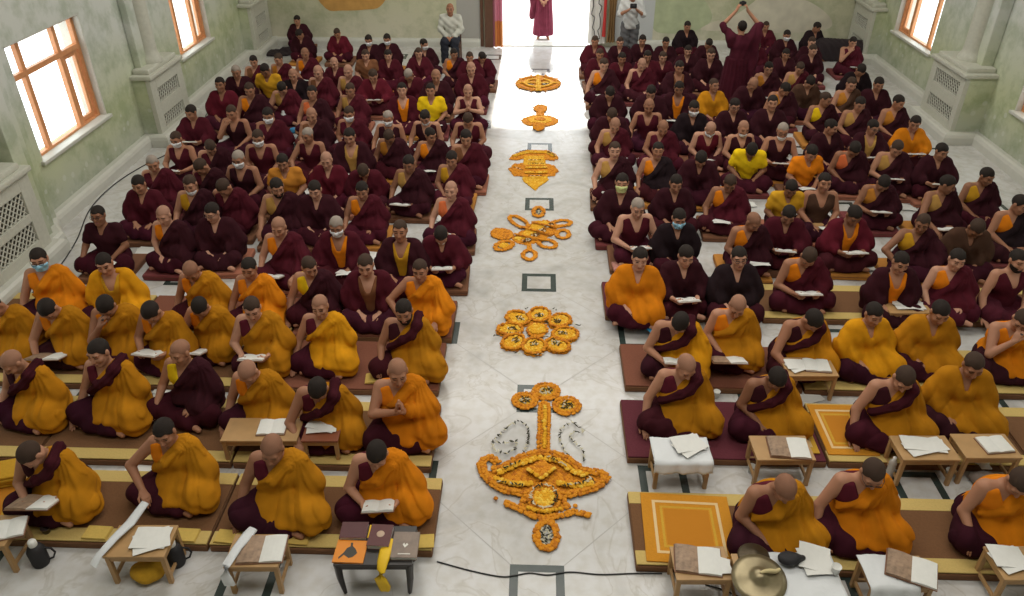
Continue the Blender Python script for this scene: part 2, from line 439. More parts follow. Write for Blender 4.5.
def person_meshes(pose, style, full, seed, lod, hair, mask, glasses, beard, sash=False):
    hb, hc = ((.0055, .009), (.0085, .012), (.0105, .015))[lod]
    pk = tuple(sorted(pose.items())); J = cached(('J', pk), lambda: skeleton(pose))
    lo, hi = (-.62, -.66, -.02), (.62, .40, .98)
    out = {'J': J}
    def mk_body():
        V, Q = polygonise(body_f(J, 1. if lod == 0 else 1.15), lo, hi, hb)
        return npmesh('body', V, Q, [M_SKIN, M_EYE, M_LIP], face_index(J, V, Q, hb))
    out['body'] = cached(('body', pk, lod), mk_body)
    hlo, hhi = J['hc']-.16, J['hc']+.16
    if hair != 'b':
        g = {'s': .002, 'g': .003, 'k': .0048, 'n': .0035, 'l': .012}[hair]
        out['hair'] = cached(('hair', pk, g, lod), lambda: poly('hair', hair_f(J, g, .01 if hair in 'kl' else 0.), hlo, hhi, (.005, .0075, .009)[lod], [M_HAIR]))
    if mask: out['face_mask'] = cached(('mask', pk, mask == 'j', lod), lambda: poly('face_mask', mask_f(J, .05 if mask == 'j' else 0.), hlo, hhi, (.005, .007, .008)[lod], [M_CLOTH]))
    if beard: out['beard'] = cached(('beard', pk, lod), lambda: poly('beard', beard_f(J), hlo, hhi, (.005, .007, .008)[lod], [M_HAIR]))
    if glasses: out['glasses'] = cached(('gl', pk), lambda: glasses_mesh(J))
    out['skirt'] = cached(('skirt', pk, seed, lod), lambda: poly('skirt', skirt_f(J, seed, .04 if full else 0.), lo, hi, hc, [M_CLOTH]))
    if style == 's': out['shirt'] = cached(('shirt', pk, lod), lambda: poly('shirt', shirt_f(J), lo, hi, hc*.8, [M_CLOTH]))
    else: out['vest'] = cached(('vest', pk, lod), lambda: poly('vest', vest_f(J), lo, hi, hc*.8, [M_CLOTH]))
    if sash: out['sash'] = cached(('sash', pk, full, lod), lambda: poly('sash', sash_f(J, full), lo, hi, (.008, .010, .012)[lod], [M_CLOTH]))
    if style in 'zoc': out['shawl'] = cached(('shawl', pk, style, full, seed, lod), lambda: poly('shawl', shawl_f(J, style, seed, full), lo, hi, hc, [M_CLOTH]))
    return out
# ------------------------------------------------------------------ camera: a phone held at the gallery rail, 5 m above the floor
EYE = Vector((.034, 0, 5.0)); PITCH = math.atan(498/774); YAW = math.radians(1.87); FPX = 774.
cam = bpy.data.cameras.new('camera'); co = bpy.data.objects.new('camera', cam); link(co)
cam.sensor_width = 36; cam.lens = 36*FPX/1024; cam.clip_end = 200
co.location = EYE; co.rotation_euler = (PI/2-PITCH, 0, YAW)
bpy.context.scene.camera = co
def at(px, py, h=0.):
    """the point at height h seen at a pixel of the photograph"""
    u, v = (px-512)/FPX, (py-298)/FPX
    d = Vector((u, math.cos(PITCH)-v*math.sin(PITCH), -math.sin(PITCH)-v*math.cos(PITCH)))
    d = Matrix.Rotation(YAW, 3, 'Z') @ d
    return EYE+d*((h-EYE.z)/d.z)
vs = bpy.context.scene.view_settings
vs.view_transform = 'Standard'; vs.look = 'None'; vs.exposure = .3; vs.gamma = 1.; vs.use_curve_mapping = False
cyc = bpy.context.scene.cycles
cyc.use_denoising = True; cyc.max_bounces = 6; cyc.diffuse_bounces = 3; cyc.glossy_bounces = 3; cyc.transparent_max_bounces = 8
cyc.sample_clamp_indirect = 6; cyc.caustics_reflective = False; cyc.caustics_refractive = False

# ------------------------------------------------------------------ materials of the place
def marble():
    m, nt, b = nm('white_marble'); N = nt.nodes.new; L = nt.links.new
    tc = N('ShaderNodeTexCoord')
    n1 = N('ShaderNodeTexNoise'); n1.inputs['Scale'].default_value = 1.1; n1.inputs['Detail'].default_value = 6; n1.inputs['Distortion'].default_value = 1.6
    n2 = N('ShaderNodeTexNoise'); n2.inputs['Scale'].default_value = 9; n2.inputs['Detail'].default_value = 5
    L(tc.outputs['Object'], n1.inputs['Vector']); L(tc.outputs['Object'], n2.inputs['Vector'])
    r1 = N('ShaderNodeValToRGB'); e = r1.color_ramp.elements
    e[0].position = .30; e[0].color = (.46, .455, .44, 1); e[1].position = .62; e[1].color = (.60, .60, .59, 1)
    v = e.new(.485); v.color = (.58, .575, .56, 1); v = e.new(.50); v.color = (.50, .485, .455, 1); v = e.new(.515); v.color = (.59, .585, .575, 1)
    L(n1.outputs['Fac'], r1.inputs[0])
    r2 = N('ShaderNodeValToRGB'); e = r2.color_ramp.elements
    e[0].position = .35; e[0].color = (.90, .88, .84, 1); e[1].position = .6; e[1].color = (1, 1, 1, 1); L(n2.outputs['Fac'], r2.inputs[0])
    mx = N('ShaderNodeMix'); mx.data_type = 'RGBA'; mx.blend_type = 'MULTIPLY'; mx.inputs[0].default_value = 1
    L(r1.outputs[0], mx.inputs[6]); L(r2.outputs[0], mx.inputs[7]); L(mx.outputs[2], b.inputs['Base Color'])
    b.inputs['Roughness'].default_value = .22; b.inputs['Specular IOR Level'].default_value = .45
    return m
M_MARBLE = marble()
M_INLAY = simple('dark_green_marble', (.035, .05, .045), .25, vary=.3, bscale=12)
M_JOINT = simple('floor_joint', (.40, .39, .37), .6)
def mural(name, low, mid, high, z0, z1, scale, spots=0.):
    """hand-painted wall: soft blotches of colour that turn from meadow to sky with height"""
    m, nt, b = nm(name); N = nt.nodes.new; L = nt.links.new
    tc = N('ShaderNodeTexCoord'); sp = N('ShaderNodeSeparateXYZ'); L(tc.outputs['Object'], sp.inputs[0])
    n1 = N('ShaderNodeTexNoise'); n1.inputs['Scale'].default_value = scale; n1.inputs['Detail'].default_value = 5; L(tc.outputs['Object'], n1.inputs['Vector'])
    ad = N('ShaderNodeMath'); ad.operation = 'MULTIPLY_ADD'; ad.inputs[1].default_value = .9; ad.inputs[2].default_value = -.45; L(n1.outputs['Fac'], ad.inputs[0])
    zz = N('ShaderNodeMath'); L(sp.outputs['Z'], zz.inputs[0]); L(ad.outputs[0], zz.inputs[1])
    mr = N('ShaderNodeMapRange'); mr.inputs[1].default_value = z0; mr.inputs[2].default_value = z1; L(zz.outputs[0], mr.inputs[0])
    cr = N('ShaderNodeValToRGB'); e = cr.color_ramp.elements
    e[0].position = 0; e[0].color = (*low, 1); e[1].position = 1; e[1].color = (*high, 1); q = e.new(.45); q.color = (*mid, 1)
    L(mr.outputs[0], cr.inputs[0])
    n2 = N('ShaderNodeTexNoise'); n2.inputs['Scale'].default_value = scale*3.1; n2.inputs['Detail'].default_value = 6; n2.inputs['Roughness'].default_value = .65
    L(tc.outputs['Object'], n2.inputs['Vector'])
    r2 = N('ShaderNodeValToRGB'); e = r2.color_ramp.elements
    e[0].position = .36; e[0].color = (.60, .66, .50, 1); e[1].position = .56; e[1].color = (1.08, 1.06, 1.02, 1); L(n2.outputs['Fac'], r2.inputs[0])
    mx = N('ShaderNodeMix'); mx.data_type = 'RGBA'; mx.blend_type = 'MULTIPLY'; mx.inputs[0].default_value = .62
    L(cr.outputs[0], mx.inputs[6]); L(r2.outputs[0], mx.inputs[7])
    out = mx.outputs[2]
    if spots:
        vo = N('ShaderNodeTexVoronoi'); vo.inputs['Scale'].default_value = 4.6; L(tc.outputs['Object'], vo.inputs['Vector'])
        lt = N('ShaderNodeMath'); lt.operation = 'LESS_THAN'; lt.inputs[1].default_value = .2; L(vo.outputs['Distance'], lt.inputs[0])
        zc = N('ShaderNodeMath'); zc.operation = 'LESS_THAN'; zc.inputs[1].default_value = .8; L(sp.outputs['Z'], zc.inputs[0])
        mm = N('ShaderNodeMath'); mm.operation = 'MULTIPLY'; L(lt.outputs[0], mm.inputs[0]); L(zc.outputs[0], mm.inputs[1])
        m3 = N('ShaderNodeMath'); m3.operation = 'MULTIPLY'; m3.inputs[1].default_value = spots; L(mm.outputs[0], m3.inputs[0])
        m4 = N('ShaderNodeMix'); m4.data_type = 'RGBA'; m4.inputs[7].default_value = (.6, .62, .56, 1); L(m3.outputs[0], m4.inputs[0]); L(out, m4.inputs[6]); out = m4.outputs[2]
    L(out, b.inputs['Base Color']); b.inputs['Roughness'].default_value = .75; b.inputs['Specular IOR Level'].default_value = .2
    return m
M_WALL = mural('painted_side_wall', (.42, .45, .38), (.48, .52, .34), (.58, .61, .58), .1, 2.0, .8, .45)
M_BACK = mural('painted_back_wall', (.58, .56, .45), (.53, .53, .38), (.60, .57, .44), .1, 2.0, .55)
M_PIL = simple('cream_plaster', (.52, .52, .44), .7, bump=.1, bscale=20, vary=.12)
M_BASE = simple('cream_skirting', (.56, .56, .50), .45, vary=.08, bscale=6)
M_PLAIN = simple('plain_plaster', (.55, .55, .50), .8)
M_GRILLE = simple('painted_grille_shade', (.10, .09, .06), .9)  # dark sheet behind the lattice, shade put into its colour
M_WWOOD = simple('orange_varnished_wood', (.62, .27, .11), .45, vary=.2, bscale=18)
M_DWOOD = simple('brown_door_wood', (.12, .055, .03), .5, vary=.25, bscale=10)
def glass():
    m = bpy.data.materials.new('window_glass'); m.use_nodes = True; nt = m.node_tree; nt.nodes.clear(); N = nt.nodes.new
    o = N('ShaderNodeOutputMaterial'); t = N('ShaderNodeBsdfTransparent'); t.inputs[0].default_value = (.96, .98, .97, 1)
    g = N('ShaderNodeBsdfGlossy'); g.inputs['Roughness'].default_value = .02; mx = N('ShaderNodeMixShader'); mx.inputs[0].default_value = .06
    nt.links.new(t.outputs[0], mx.inputs[1]); nt.links.new(g.outputs[0], mx.inputs[2]); nt.links.new(mx.outputs[0], o.inputs[0]); return m
M_PANE = glass()

# ------------------------------------------------------------------ the hall
XL, XR, YB, YF, ZT, WT = -6.65, 7.65, 19.0, -3.0, 7.6, .32
def struct(name, mb, mats, parent=None):
    return tag(mb.build(name, mats, parent), kind='structure')
def floor():
    m = MB(); m.box(((XL+XR)/2, (YB+YF)/2, -.1), (XR-XL+2, YB-YF+.3, .2), 0)
    P, x0, y0, s, w = 1.1, .1, 3.73, .42, .066
    for i in range(-7, 8):
        for j in range(-4, 15):
            if (i+j) % 2: continue
            x, y = x0+i*P, y0+j*P
            if y > YB-.3 or x < XL+.2 or x > XR-.2: continue
            for dx, dy, a, b_ in ((0, (s-w)/2, s, w), (0, -(s-w)/2, s, w), ((s-w)/2, 0, w, s-2*w), (-(s-w)/2, 0, w, s-2*w)):
                m.add([(x+dx+sx*a/2, y+dy+sy*b_/2, .0012) for sx, sy in ((-1, -1), (1, -1), (1, 1), (-1, 1))], [(0, 1, 2, 3)], 1)
            for dx, dy in ((1, 1), (-1, 1)):                     # joints run from corner to corner of the inlays
                a = Vector((x+dx*s/2, y+dy*s/2)); b_ = Vector((x+dx*(P-s/2), y+dy*(P-s/2)))
                if b_.y > YB or b_.x < XL or b_.x > XR: continue
                n = Vector((-(b_-a).y, (b_-a).x)).normalized()*.004
                m.add([(*(a+n), .0008), (*(a-n), .0008), (*(b_-n), .0008), (*(b_+n), .0008)], [(0, 1, 2, 3)], 2)
    return struct('floor', m, [M_MARBLE, M_INLAY, M_JOINT])
floor()
def side_wall(name, X, out, wins):
    m = MB(); xc = X+out*WT/2; ys = [YF]
    for (a, b, z0, z1) in sorted(wins):
        m.box((xc, (ys[-1]+a)/2, ZT/2), (WT, a-ys[-1], ZT)); m.box((xc, (a+b)/2, z0/2), (WT, b-a, z0)); m.box((xc, (a+b)/2, (z1+ZT)/2), (WT, b-a, ZT-z1)); ys.append(b)
    m.box((xc, (ys[-1]+YB)/2, ZT/2), (WT, YB-ys[-1], ZT))
    return struct(name, m, M_WALL)
WL = [(4.82, 6.67, .85, 2.4), (9.62, 11.47, .85, 2.4), (14.43, 16.0, .88, 2.4)]
WR = [(5.4, 7.25, .82, 2.4), (10.4, 12.25, .80, 2.4), (15.45, 17.3, .82, 2.4)]
side_wall('wall_left', XL, -1, WL); side_wall('wall_right', XR, 1, WR)
m = MB(); m.box(((XL-1.2)/2-.0, YB+WT/2, ZT/2), (abs(XL+1.2), WT, ZT)); m.box(((XR+1.3)/2, YB+WT/2, ZT/2), (XR-1.3, WT, ZT)); m.box((.05, YB+WT/2, (2.9+ZT)/2), (2.5, WT, ZT-2.9))
struct('wall_back', m, M_BACK)
m = MB(); m.box(((XL+XR)/2, YF-.15, ZT/2), (XR-XL+.6, .3, ZT)); struct('wall_front', m, M_PLAIN)
m = MB(); m.box(((XL+XR)/2, (YB+YF)/2, ZT+.1), (XR-XL+.6, YB-YF+.6, .2)); struct('ceiling', m, M_PLAIN)
# painted scenes on the back wall are part of its paint: a sunlit ridge at left, a pale rock at right
def blob(name, pts, mat, Y):
    Q = []; k = len(pts)
    for i in range(k):
        a, b, c, d_ = (Vector(pts[(i+j-1) % k]) for j in range(4))
        for t in (0, .25, .5, .75): Q.append(.5*((2*b)+(c-a)*t+(2*a-5*b+4*c-d_)*t*t+(3*b-a-3*c+d_)*t**3))
    pts = [(q.x, q.y) for q in Q]
    m = MB(); n = len(pts); m.add([(x, Y, z) for x, z in pts]+[(x, Y+.004, z) for x, z in pts], [tuple(range(n))]+[(i, (i+1) % n, n+(i+1) % n, n+i) for i in range(n)]); return struct(name, m, mat)
M_RIDGE = simple('painted_orange_ridge', (.55, .30, .08), .8, vary=.35, bscale=4)
M_ROCK = simple('painted_pale_rock', (.60, .56, .44), .8, vary=.3, bscale=3)
M_LEAF = simple('painted_green_meadow', (.42, .47, .29), .8, vary=.3, bscale=4)
blob('trim_1', [(-5.0, .84), (-4.6, .80), (-4.1, .82), (-3.7, .9), (-3.6, 1.3), (-5.2, 1.4)], M_RIDGE, YB-.006)
blob('trim_2', [(3.9, .42), (4.2, .62), (4.5, .66), (4.9, .95), (5.3, 1.25), (5.9, 1.2), (6.5, .98), (6.9, .66), (6.8, .45), (5.8, .36), (4.8, .4)], M_ROCK, YB-.006)
blob('trim_3', [(2.8, .40), (3.2, .33), (3.7, .38), (4.1, .62), (4.0, .95), (3.6, 1.3), (2.9, 1.25), (2.7, .8)], M_LEAF, YB-.005)
def window(name, X, out, y0, y1, z0, z1, near_side_light=True):
    """orange timber window set a hand's breadth into the wall: posts, transom, one casement ajar, a pane in each light"""
    px = X+out*.13; W = y1-y0; d = .07
    m = MB(); zt = z1-.45
    for y, w in ((y0+.035, .07), (y0+.42*W/1.85, .075), (y0+1.30*W/1.85, .08), (y1-.04, .08)): m.box((px, y, (z0+z1)/2), (d, w, z1-z0), 0, .006)
    for z, w in ((z0+.035, .07), (zt, .075), (z1-.03, .06)): m.box((px, (y0+y1)/2, z), (d*.98, W, w), 0, .006)
    fr = struct(name, m, M_WWOOD)
    s = MB(); s.box((X+out*.06-out*.02, (y0+y1)/2, z0+.012), (.20, W+.10, .05), 0, .012)
    s.box((X+out*(WT+.01)/2, y1-.008, (z0+z1)/2), (WT+.01, .018, z1-z0)); s.box((X+out*(WT+.01)/2, y0+.008, (z0+z1)/2), (WT+.01, .018, z1-z0)); s.box((X+out*(WT+.01)/2, (y0+y1)/2, z1-.008), (WT+.01, y1-y0, .018))
    struct('window_sill', s, M_BASE, fr)
    g = MB(); g.box((px+out*.01, (y0+y1)/2, (z0+z1)/2), (.006, W-.06, z1-z0-.06)); struct('window_pane', g, M_PANE, fr)
    c = MB(); k = W/1.85
    for yy in (y0+1.40*k, y1-.135): c.box((px+out*.02, yy, (z0+zt)/2), (.05, .062, zt-z0-.09), 0, .005)
    for zz in (z0+.105, zt-.075): c.box((px+out*.02, (y0+1.40*k+y1-.135)/2, zz), (.045, y1-.135-y0-1.40*k, .06), 0, .005)
    struct('window_casement', c, M_WWOOD, fr)
    return fr
for k, (a, b, z0, z1) in enumerate(WL): window('window_%d' % (k+1), XL, -1, a, b, z0, z1)
for k, (a, b, z0, z1) in enumerate(WR): window('window_%d' % (k+4), XR, 1, a, b, z0, z1)
def lattice(mb, X, out, y0, y1, z0, z1):
    """pierced diamond screen in a sunk panel"""
    n = max(5, int((y1-y0)/.085)); t = .012; W = y1-y0; H = z1-z0
    for k in range(-8, n+9):
        for sl in (1, -1):
            ya = y0+k*W/n; yb = ya+sl*H; za, zb = z0, z1
            lo, hi = 0., 1.
            if yb != ya:
                for lim, s in ((y0, 1), (y1, -1)):
                    tt = (lim-ya)/(yb-ya)
                    if (yb-ya)*s > 0: lo = max(lo, tt)
                    else: hi = min(hi, tt)
            if hi-lo < .03: continue
            p = Vector((X-out*.001, ya+(yb-ya)*lo, za+(zb-za)*lo)); q = Vector((X-out*.001, ya+(yb-ya)*hi, za+(zb-za)*hi))
            mb.tube([p, q], .011, 4, 0, False)
def pilaster(name, X, out, y0, y1, gy0, gy1, proj, col_y, r, zu, zl, ztop=1.18, top=True):
    m = MB(); x1 = X-out*proj; xc = (X+x1)/2
    def fr(a, b, c, d_, e): m.box((a, b, c), d_, 0, .015)
    # block with two sunk panels: built of rails round the openings
    m.box((xc+out*.04, (y0+y1)/2, ztop/2), (proj-.08, y1-y0, ztop), 1)
    for a, b in ((y0, gy0), (gy1, y1)): m.box((x1+out*.04, (a+b)/2, ztop/2), (.08, b-a, ztop), 0, .01)
    for a, b in ((0, zl[0]), (zl[1], zu[0]), (zu[1], ztop)): m.box((x1+out*.04, (gy0+gy1)/2, (a+b)/2), (.08, gy1-gy0, b-a))
    m.box((xc-out*.02, (y0+y1)/2, ztop+.03), (proj+.06, y1-y0+.08, .07), 0, .02); m.box((xc, (y0+y1)/2, ztop+.10), (proj-.02, y1-y0-.14, .09), 0, .03)
    if top:
        m.lathe([(r*1.35, ztop+.14), (r*1.38, ztop+.19), (r*1.2, ztop+.24), (r*1.05, ztop+.29), (r, ztop+.36), (r, ZT)], 24, 0, (xc+out*.05, col_y, 0))
    m.box((X-out*proj*.2, col_y, (ZT+ztop)/2), (proj*.4, (y1-y0)*.62, ZT-ztop), 1, .02)
    o = struct(name, m, [M_PIL, M_WALL])
    g = MB(); b = MB()
    for a, c in (zu, zl):
        lattice(g, x1+out*.03, out, gy0, gy1, a, c)
        b.box((x1+out*.075, (gy0+gy1)/2, (a+c)/2), (.01, gy1-gy0, c-a))
    struct('pilaster_grille', g, M_PIL, o); struct('pilaster_grille_backing', b, M_GRILLE, o)
    return o
pilaster('trim_4', XL, -1, 7.35, 8.62, 7.52, 8.40, .45, 7.95, .20, (.70, 1.0), (.34, .60))
pilaster('trim_5', XL, -1, 12.45, 13.72, 12.66, 13.50, .30, 13.05, .15, (.68, .92), (.25, .46), 1.12)
pilaster('trim_6', XR, 1, 13.0, 14.25, 13.15, 14.06, .50, 13.62, .16, (.76, 1.0), (.34, .56), 1.12)
pilaster('trim_7', XL, -1, 17.75, 18.95, 18.0, 18.7, .28, 18.35, .15, (.62, .86), (.25, .46), 1.12)
pilaster('trim_8', XR, 1, 17.85, 18.95, 18.05, 18.75, .30, 18.4, .15, (.66, .90), (.25, .46), 1.12)
pilaster('trim_9', XR, 1, 7.9, 9.1, 8.05, 8.95, .50, 8.5, .24, (.76, 1.0), (.34, .56), 1.12)
m = MB()
for a, b, p in ((8.62, 8.86, .33), (8.86, 9.1, .22), (9.1, 9.34, .12)): m.box((XL+p/2, (a+b)/2, ZT/2), (p, b-a, ZT), 0, .012)
struct('trim_10', m, M_WALL)
def skirting(name, pts, out, h=.2, d=.13):
    m = MB(); prof = [(0, 0), (d, 0), (d, h*.62), (d*.86, h*.86), (d*.6, h), (0, h)]
    n = len(prof); P = [Vector((x, y)) for x, y in pts]; V = []; F = []
    for i, q in enumerate(P):
        a = (P[i]-P[i-1]).normalized() if i else (P[1]-P[0]).normalized(); b = (P[i+1]-P[i]).normalized() if i+1 < len(P) else a
        na, nb = Vector((a.y, -a.x))*out, Vector((b.y, -b.x))*out; nn = na+nb; nn = nn/(max(nn.length_squared, .2))*2*1.0
        nn = (na+nb)/max(1+na.dot(nb), .3)
        for (u, z) in prof: V.append((q.x+nn.x*u, q.y+nn.y*u, z))
    for i in range(len(P)-1):
        for k in range(n): F.append((i*n+k, i*n+(k+1) % n, (i+1)*n+(k+1) % n, (i+1)*n+k))
    m.add(V, F, 0, False); m.add(V[:n], [tuple(range(n))]); m.add(V[-n:], [tuple(range(n))])
    return struct(name, m, M_BASE)
skirting('baseboard_left', [(XL, YF), (XL, 7.35), (XL+.45, 7.35), (XL+.45, 8.62), (XL+.33, 8.62), (XL+.33, 8.86), (XL+.12, 9.1), (XL, 9.34), (XL, 12.45), (XL+.30, 12.45), (XL+.30, 13.72), (XL, 13.72), (XL, 17.75), (XL+.28, 17.75), (XL+.28, YB)], 1)
skirting('baseboard_right', [(XR, YF), (XR, 7.9), (XR-.5, 7.9), (XR-.5, 9.1), (XR, 9.1), (XR, 13.0), (XR-.5, 13.0), (XR-.5, 14.25), (XR, 14.25), (XR, 17.85), (XR-.3, 17.85), (XR-.3, YB)], -1)
skirting('baseboard_back', [(XL+.28, YB), (-1.34, YB)], 1, .18, .12); skirting('baseboard_rear', [(1.95, YB), (XR-.3, YB)], 1, .18, .12)
# doorway: timber frame, threshold, bright forecourt outside
# dressed doorway
m = MB(); m.box((-1.13, YB+.10, 1.45), (.20, .46, 2.9), 0, .01); m.box((-1.30, YB+.0, 1.45), (.07, .12, 2.9), 0, .01); m.box((1.42, YB+.12, 1.45), (.10, .42, 2.9), 0, .01); m.box((.1, YB+.1, 2.94), (2.7, .46, .16), 0, .01)
door = struct('door_1', m, M_DWOOD)
m = MB(); m.box((.12, YB+.16, .012), (2.4, .34, .024), 0, .006); struct('door_threshold', m, M_BASE, door)
m = MB(); m.box((.1, YB+.32+9, -.08), (40, 18, .16)); struct('terrain', m, simple('white_paving_outside', (.72, .71, .68), .6, vary=.05, bscale=2))

# ------------------------------------------------------------------ light: unseen fill lights added high under the ceiling, morning sun through the door, sky in the windows
w = bpy.data.worlds.new('sky'); bpy.context.scene.world = w; w.use_nodes = True; nt = w.node_tree
bg = nt.nodes['Background']; bg.inputs[0].default_value = (.93, .97, 1, 1); bg.inputs[1].default_value = 3.0
def area(name, loc, sx, sy, e, col=(1, .96, .89), rx=0.):
    l = bpy.data.lights.new(name, 'AREA'); l.shape = 'RECTANGLE'; l.size = sx; l.size_y = sy; l.energy = e; l.color = col
    o = bpy.data.objects.new(name, l); link(o); o.location = loc; o.rotation_euler = (rx, 0, 0); return o
area('overhead_fill', (.5, 3.0, 7.3), 9, 2.2, 210)
area('overhead_fill', (.5, 8.5, 7.3), 9, 2.2, 260)
area('overhead_fill', (.5, 14.5, 7.3), 9, 2.2, 300)
sl = bpy.data.lights.new('sun', 'SUN'); sl.energy = 1.8; sl.angle = math.radians(2.0); sl.color = (1, .95, .86)
so = bpy.data.objects.new('sun', sl); link(so)
so.rotation_euler = Vector((.0, -1, -.50)).to_track_quat('-Z', 'Y').to_euler()
# ------------------------------------------------------------------ the congregation
COL = {'G': (.45, .185, .009), 'O': (.57, .180, .007), 'Y': (.66, .29, .010), 'M': (.070, .0095, .0165), 'D': (.036, .0085, .0125), 'R': (.105, .011, .020),
       'K': (.017, .010, .012), 'B': (.07, .035, .022)}
CNAME = {'G': 'gold', 'O': 'orange', 'Y': 'yellow', 'M': 'maroon', 'D': 'dark', 'R': 'crimson', 'K': 'black', 'B': 'brown'}
VCOL = {'o': (.72, .21, .010), 'y': (.55, .29, .02), 'b': (.78, .52, .012), 'c': (.68, .16, .055), 't': (.46, .26, .07), 'm': (.10, .014, .025), 'd': (.045, .010, .015), 'n': (.20, .085, .04), 'a': (.50, .20, .03)}
VNAME = {'o': 'orange', 'y': 'ochre', 'b': 'yellow', 'c': 'coral', 't': 'tan', 'm': 'maroon', 'd': 'dark', 'n': 'brown', 'a': 'amber'}
SKINS = [(.40, .195, .115), (.34, .16, .092), (.44, .22, .135), (.265, .12, .066), (.37, .172, .098), (.50, .265, .175)]
ORD = 'zero first second third fourth fifth sixth seventh eighth ninth tenth eleventh twelfth thirteenth fourteenth'.split()
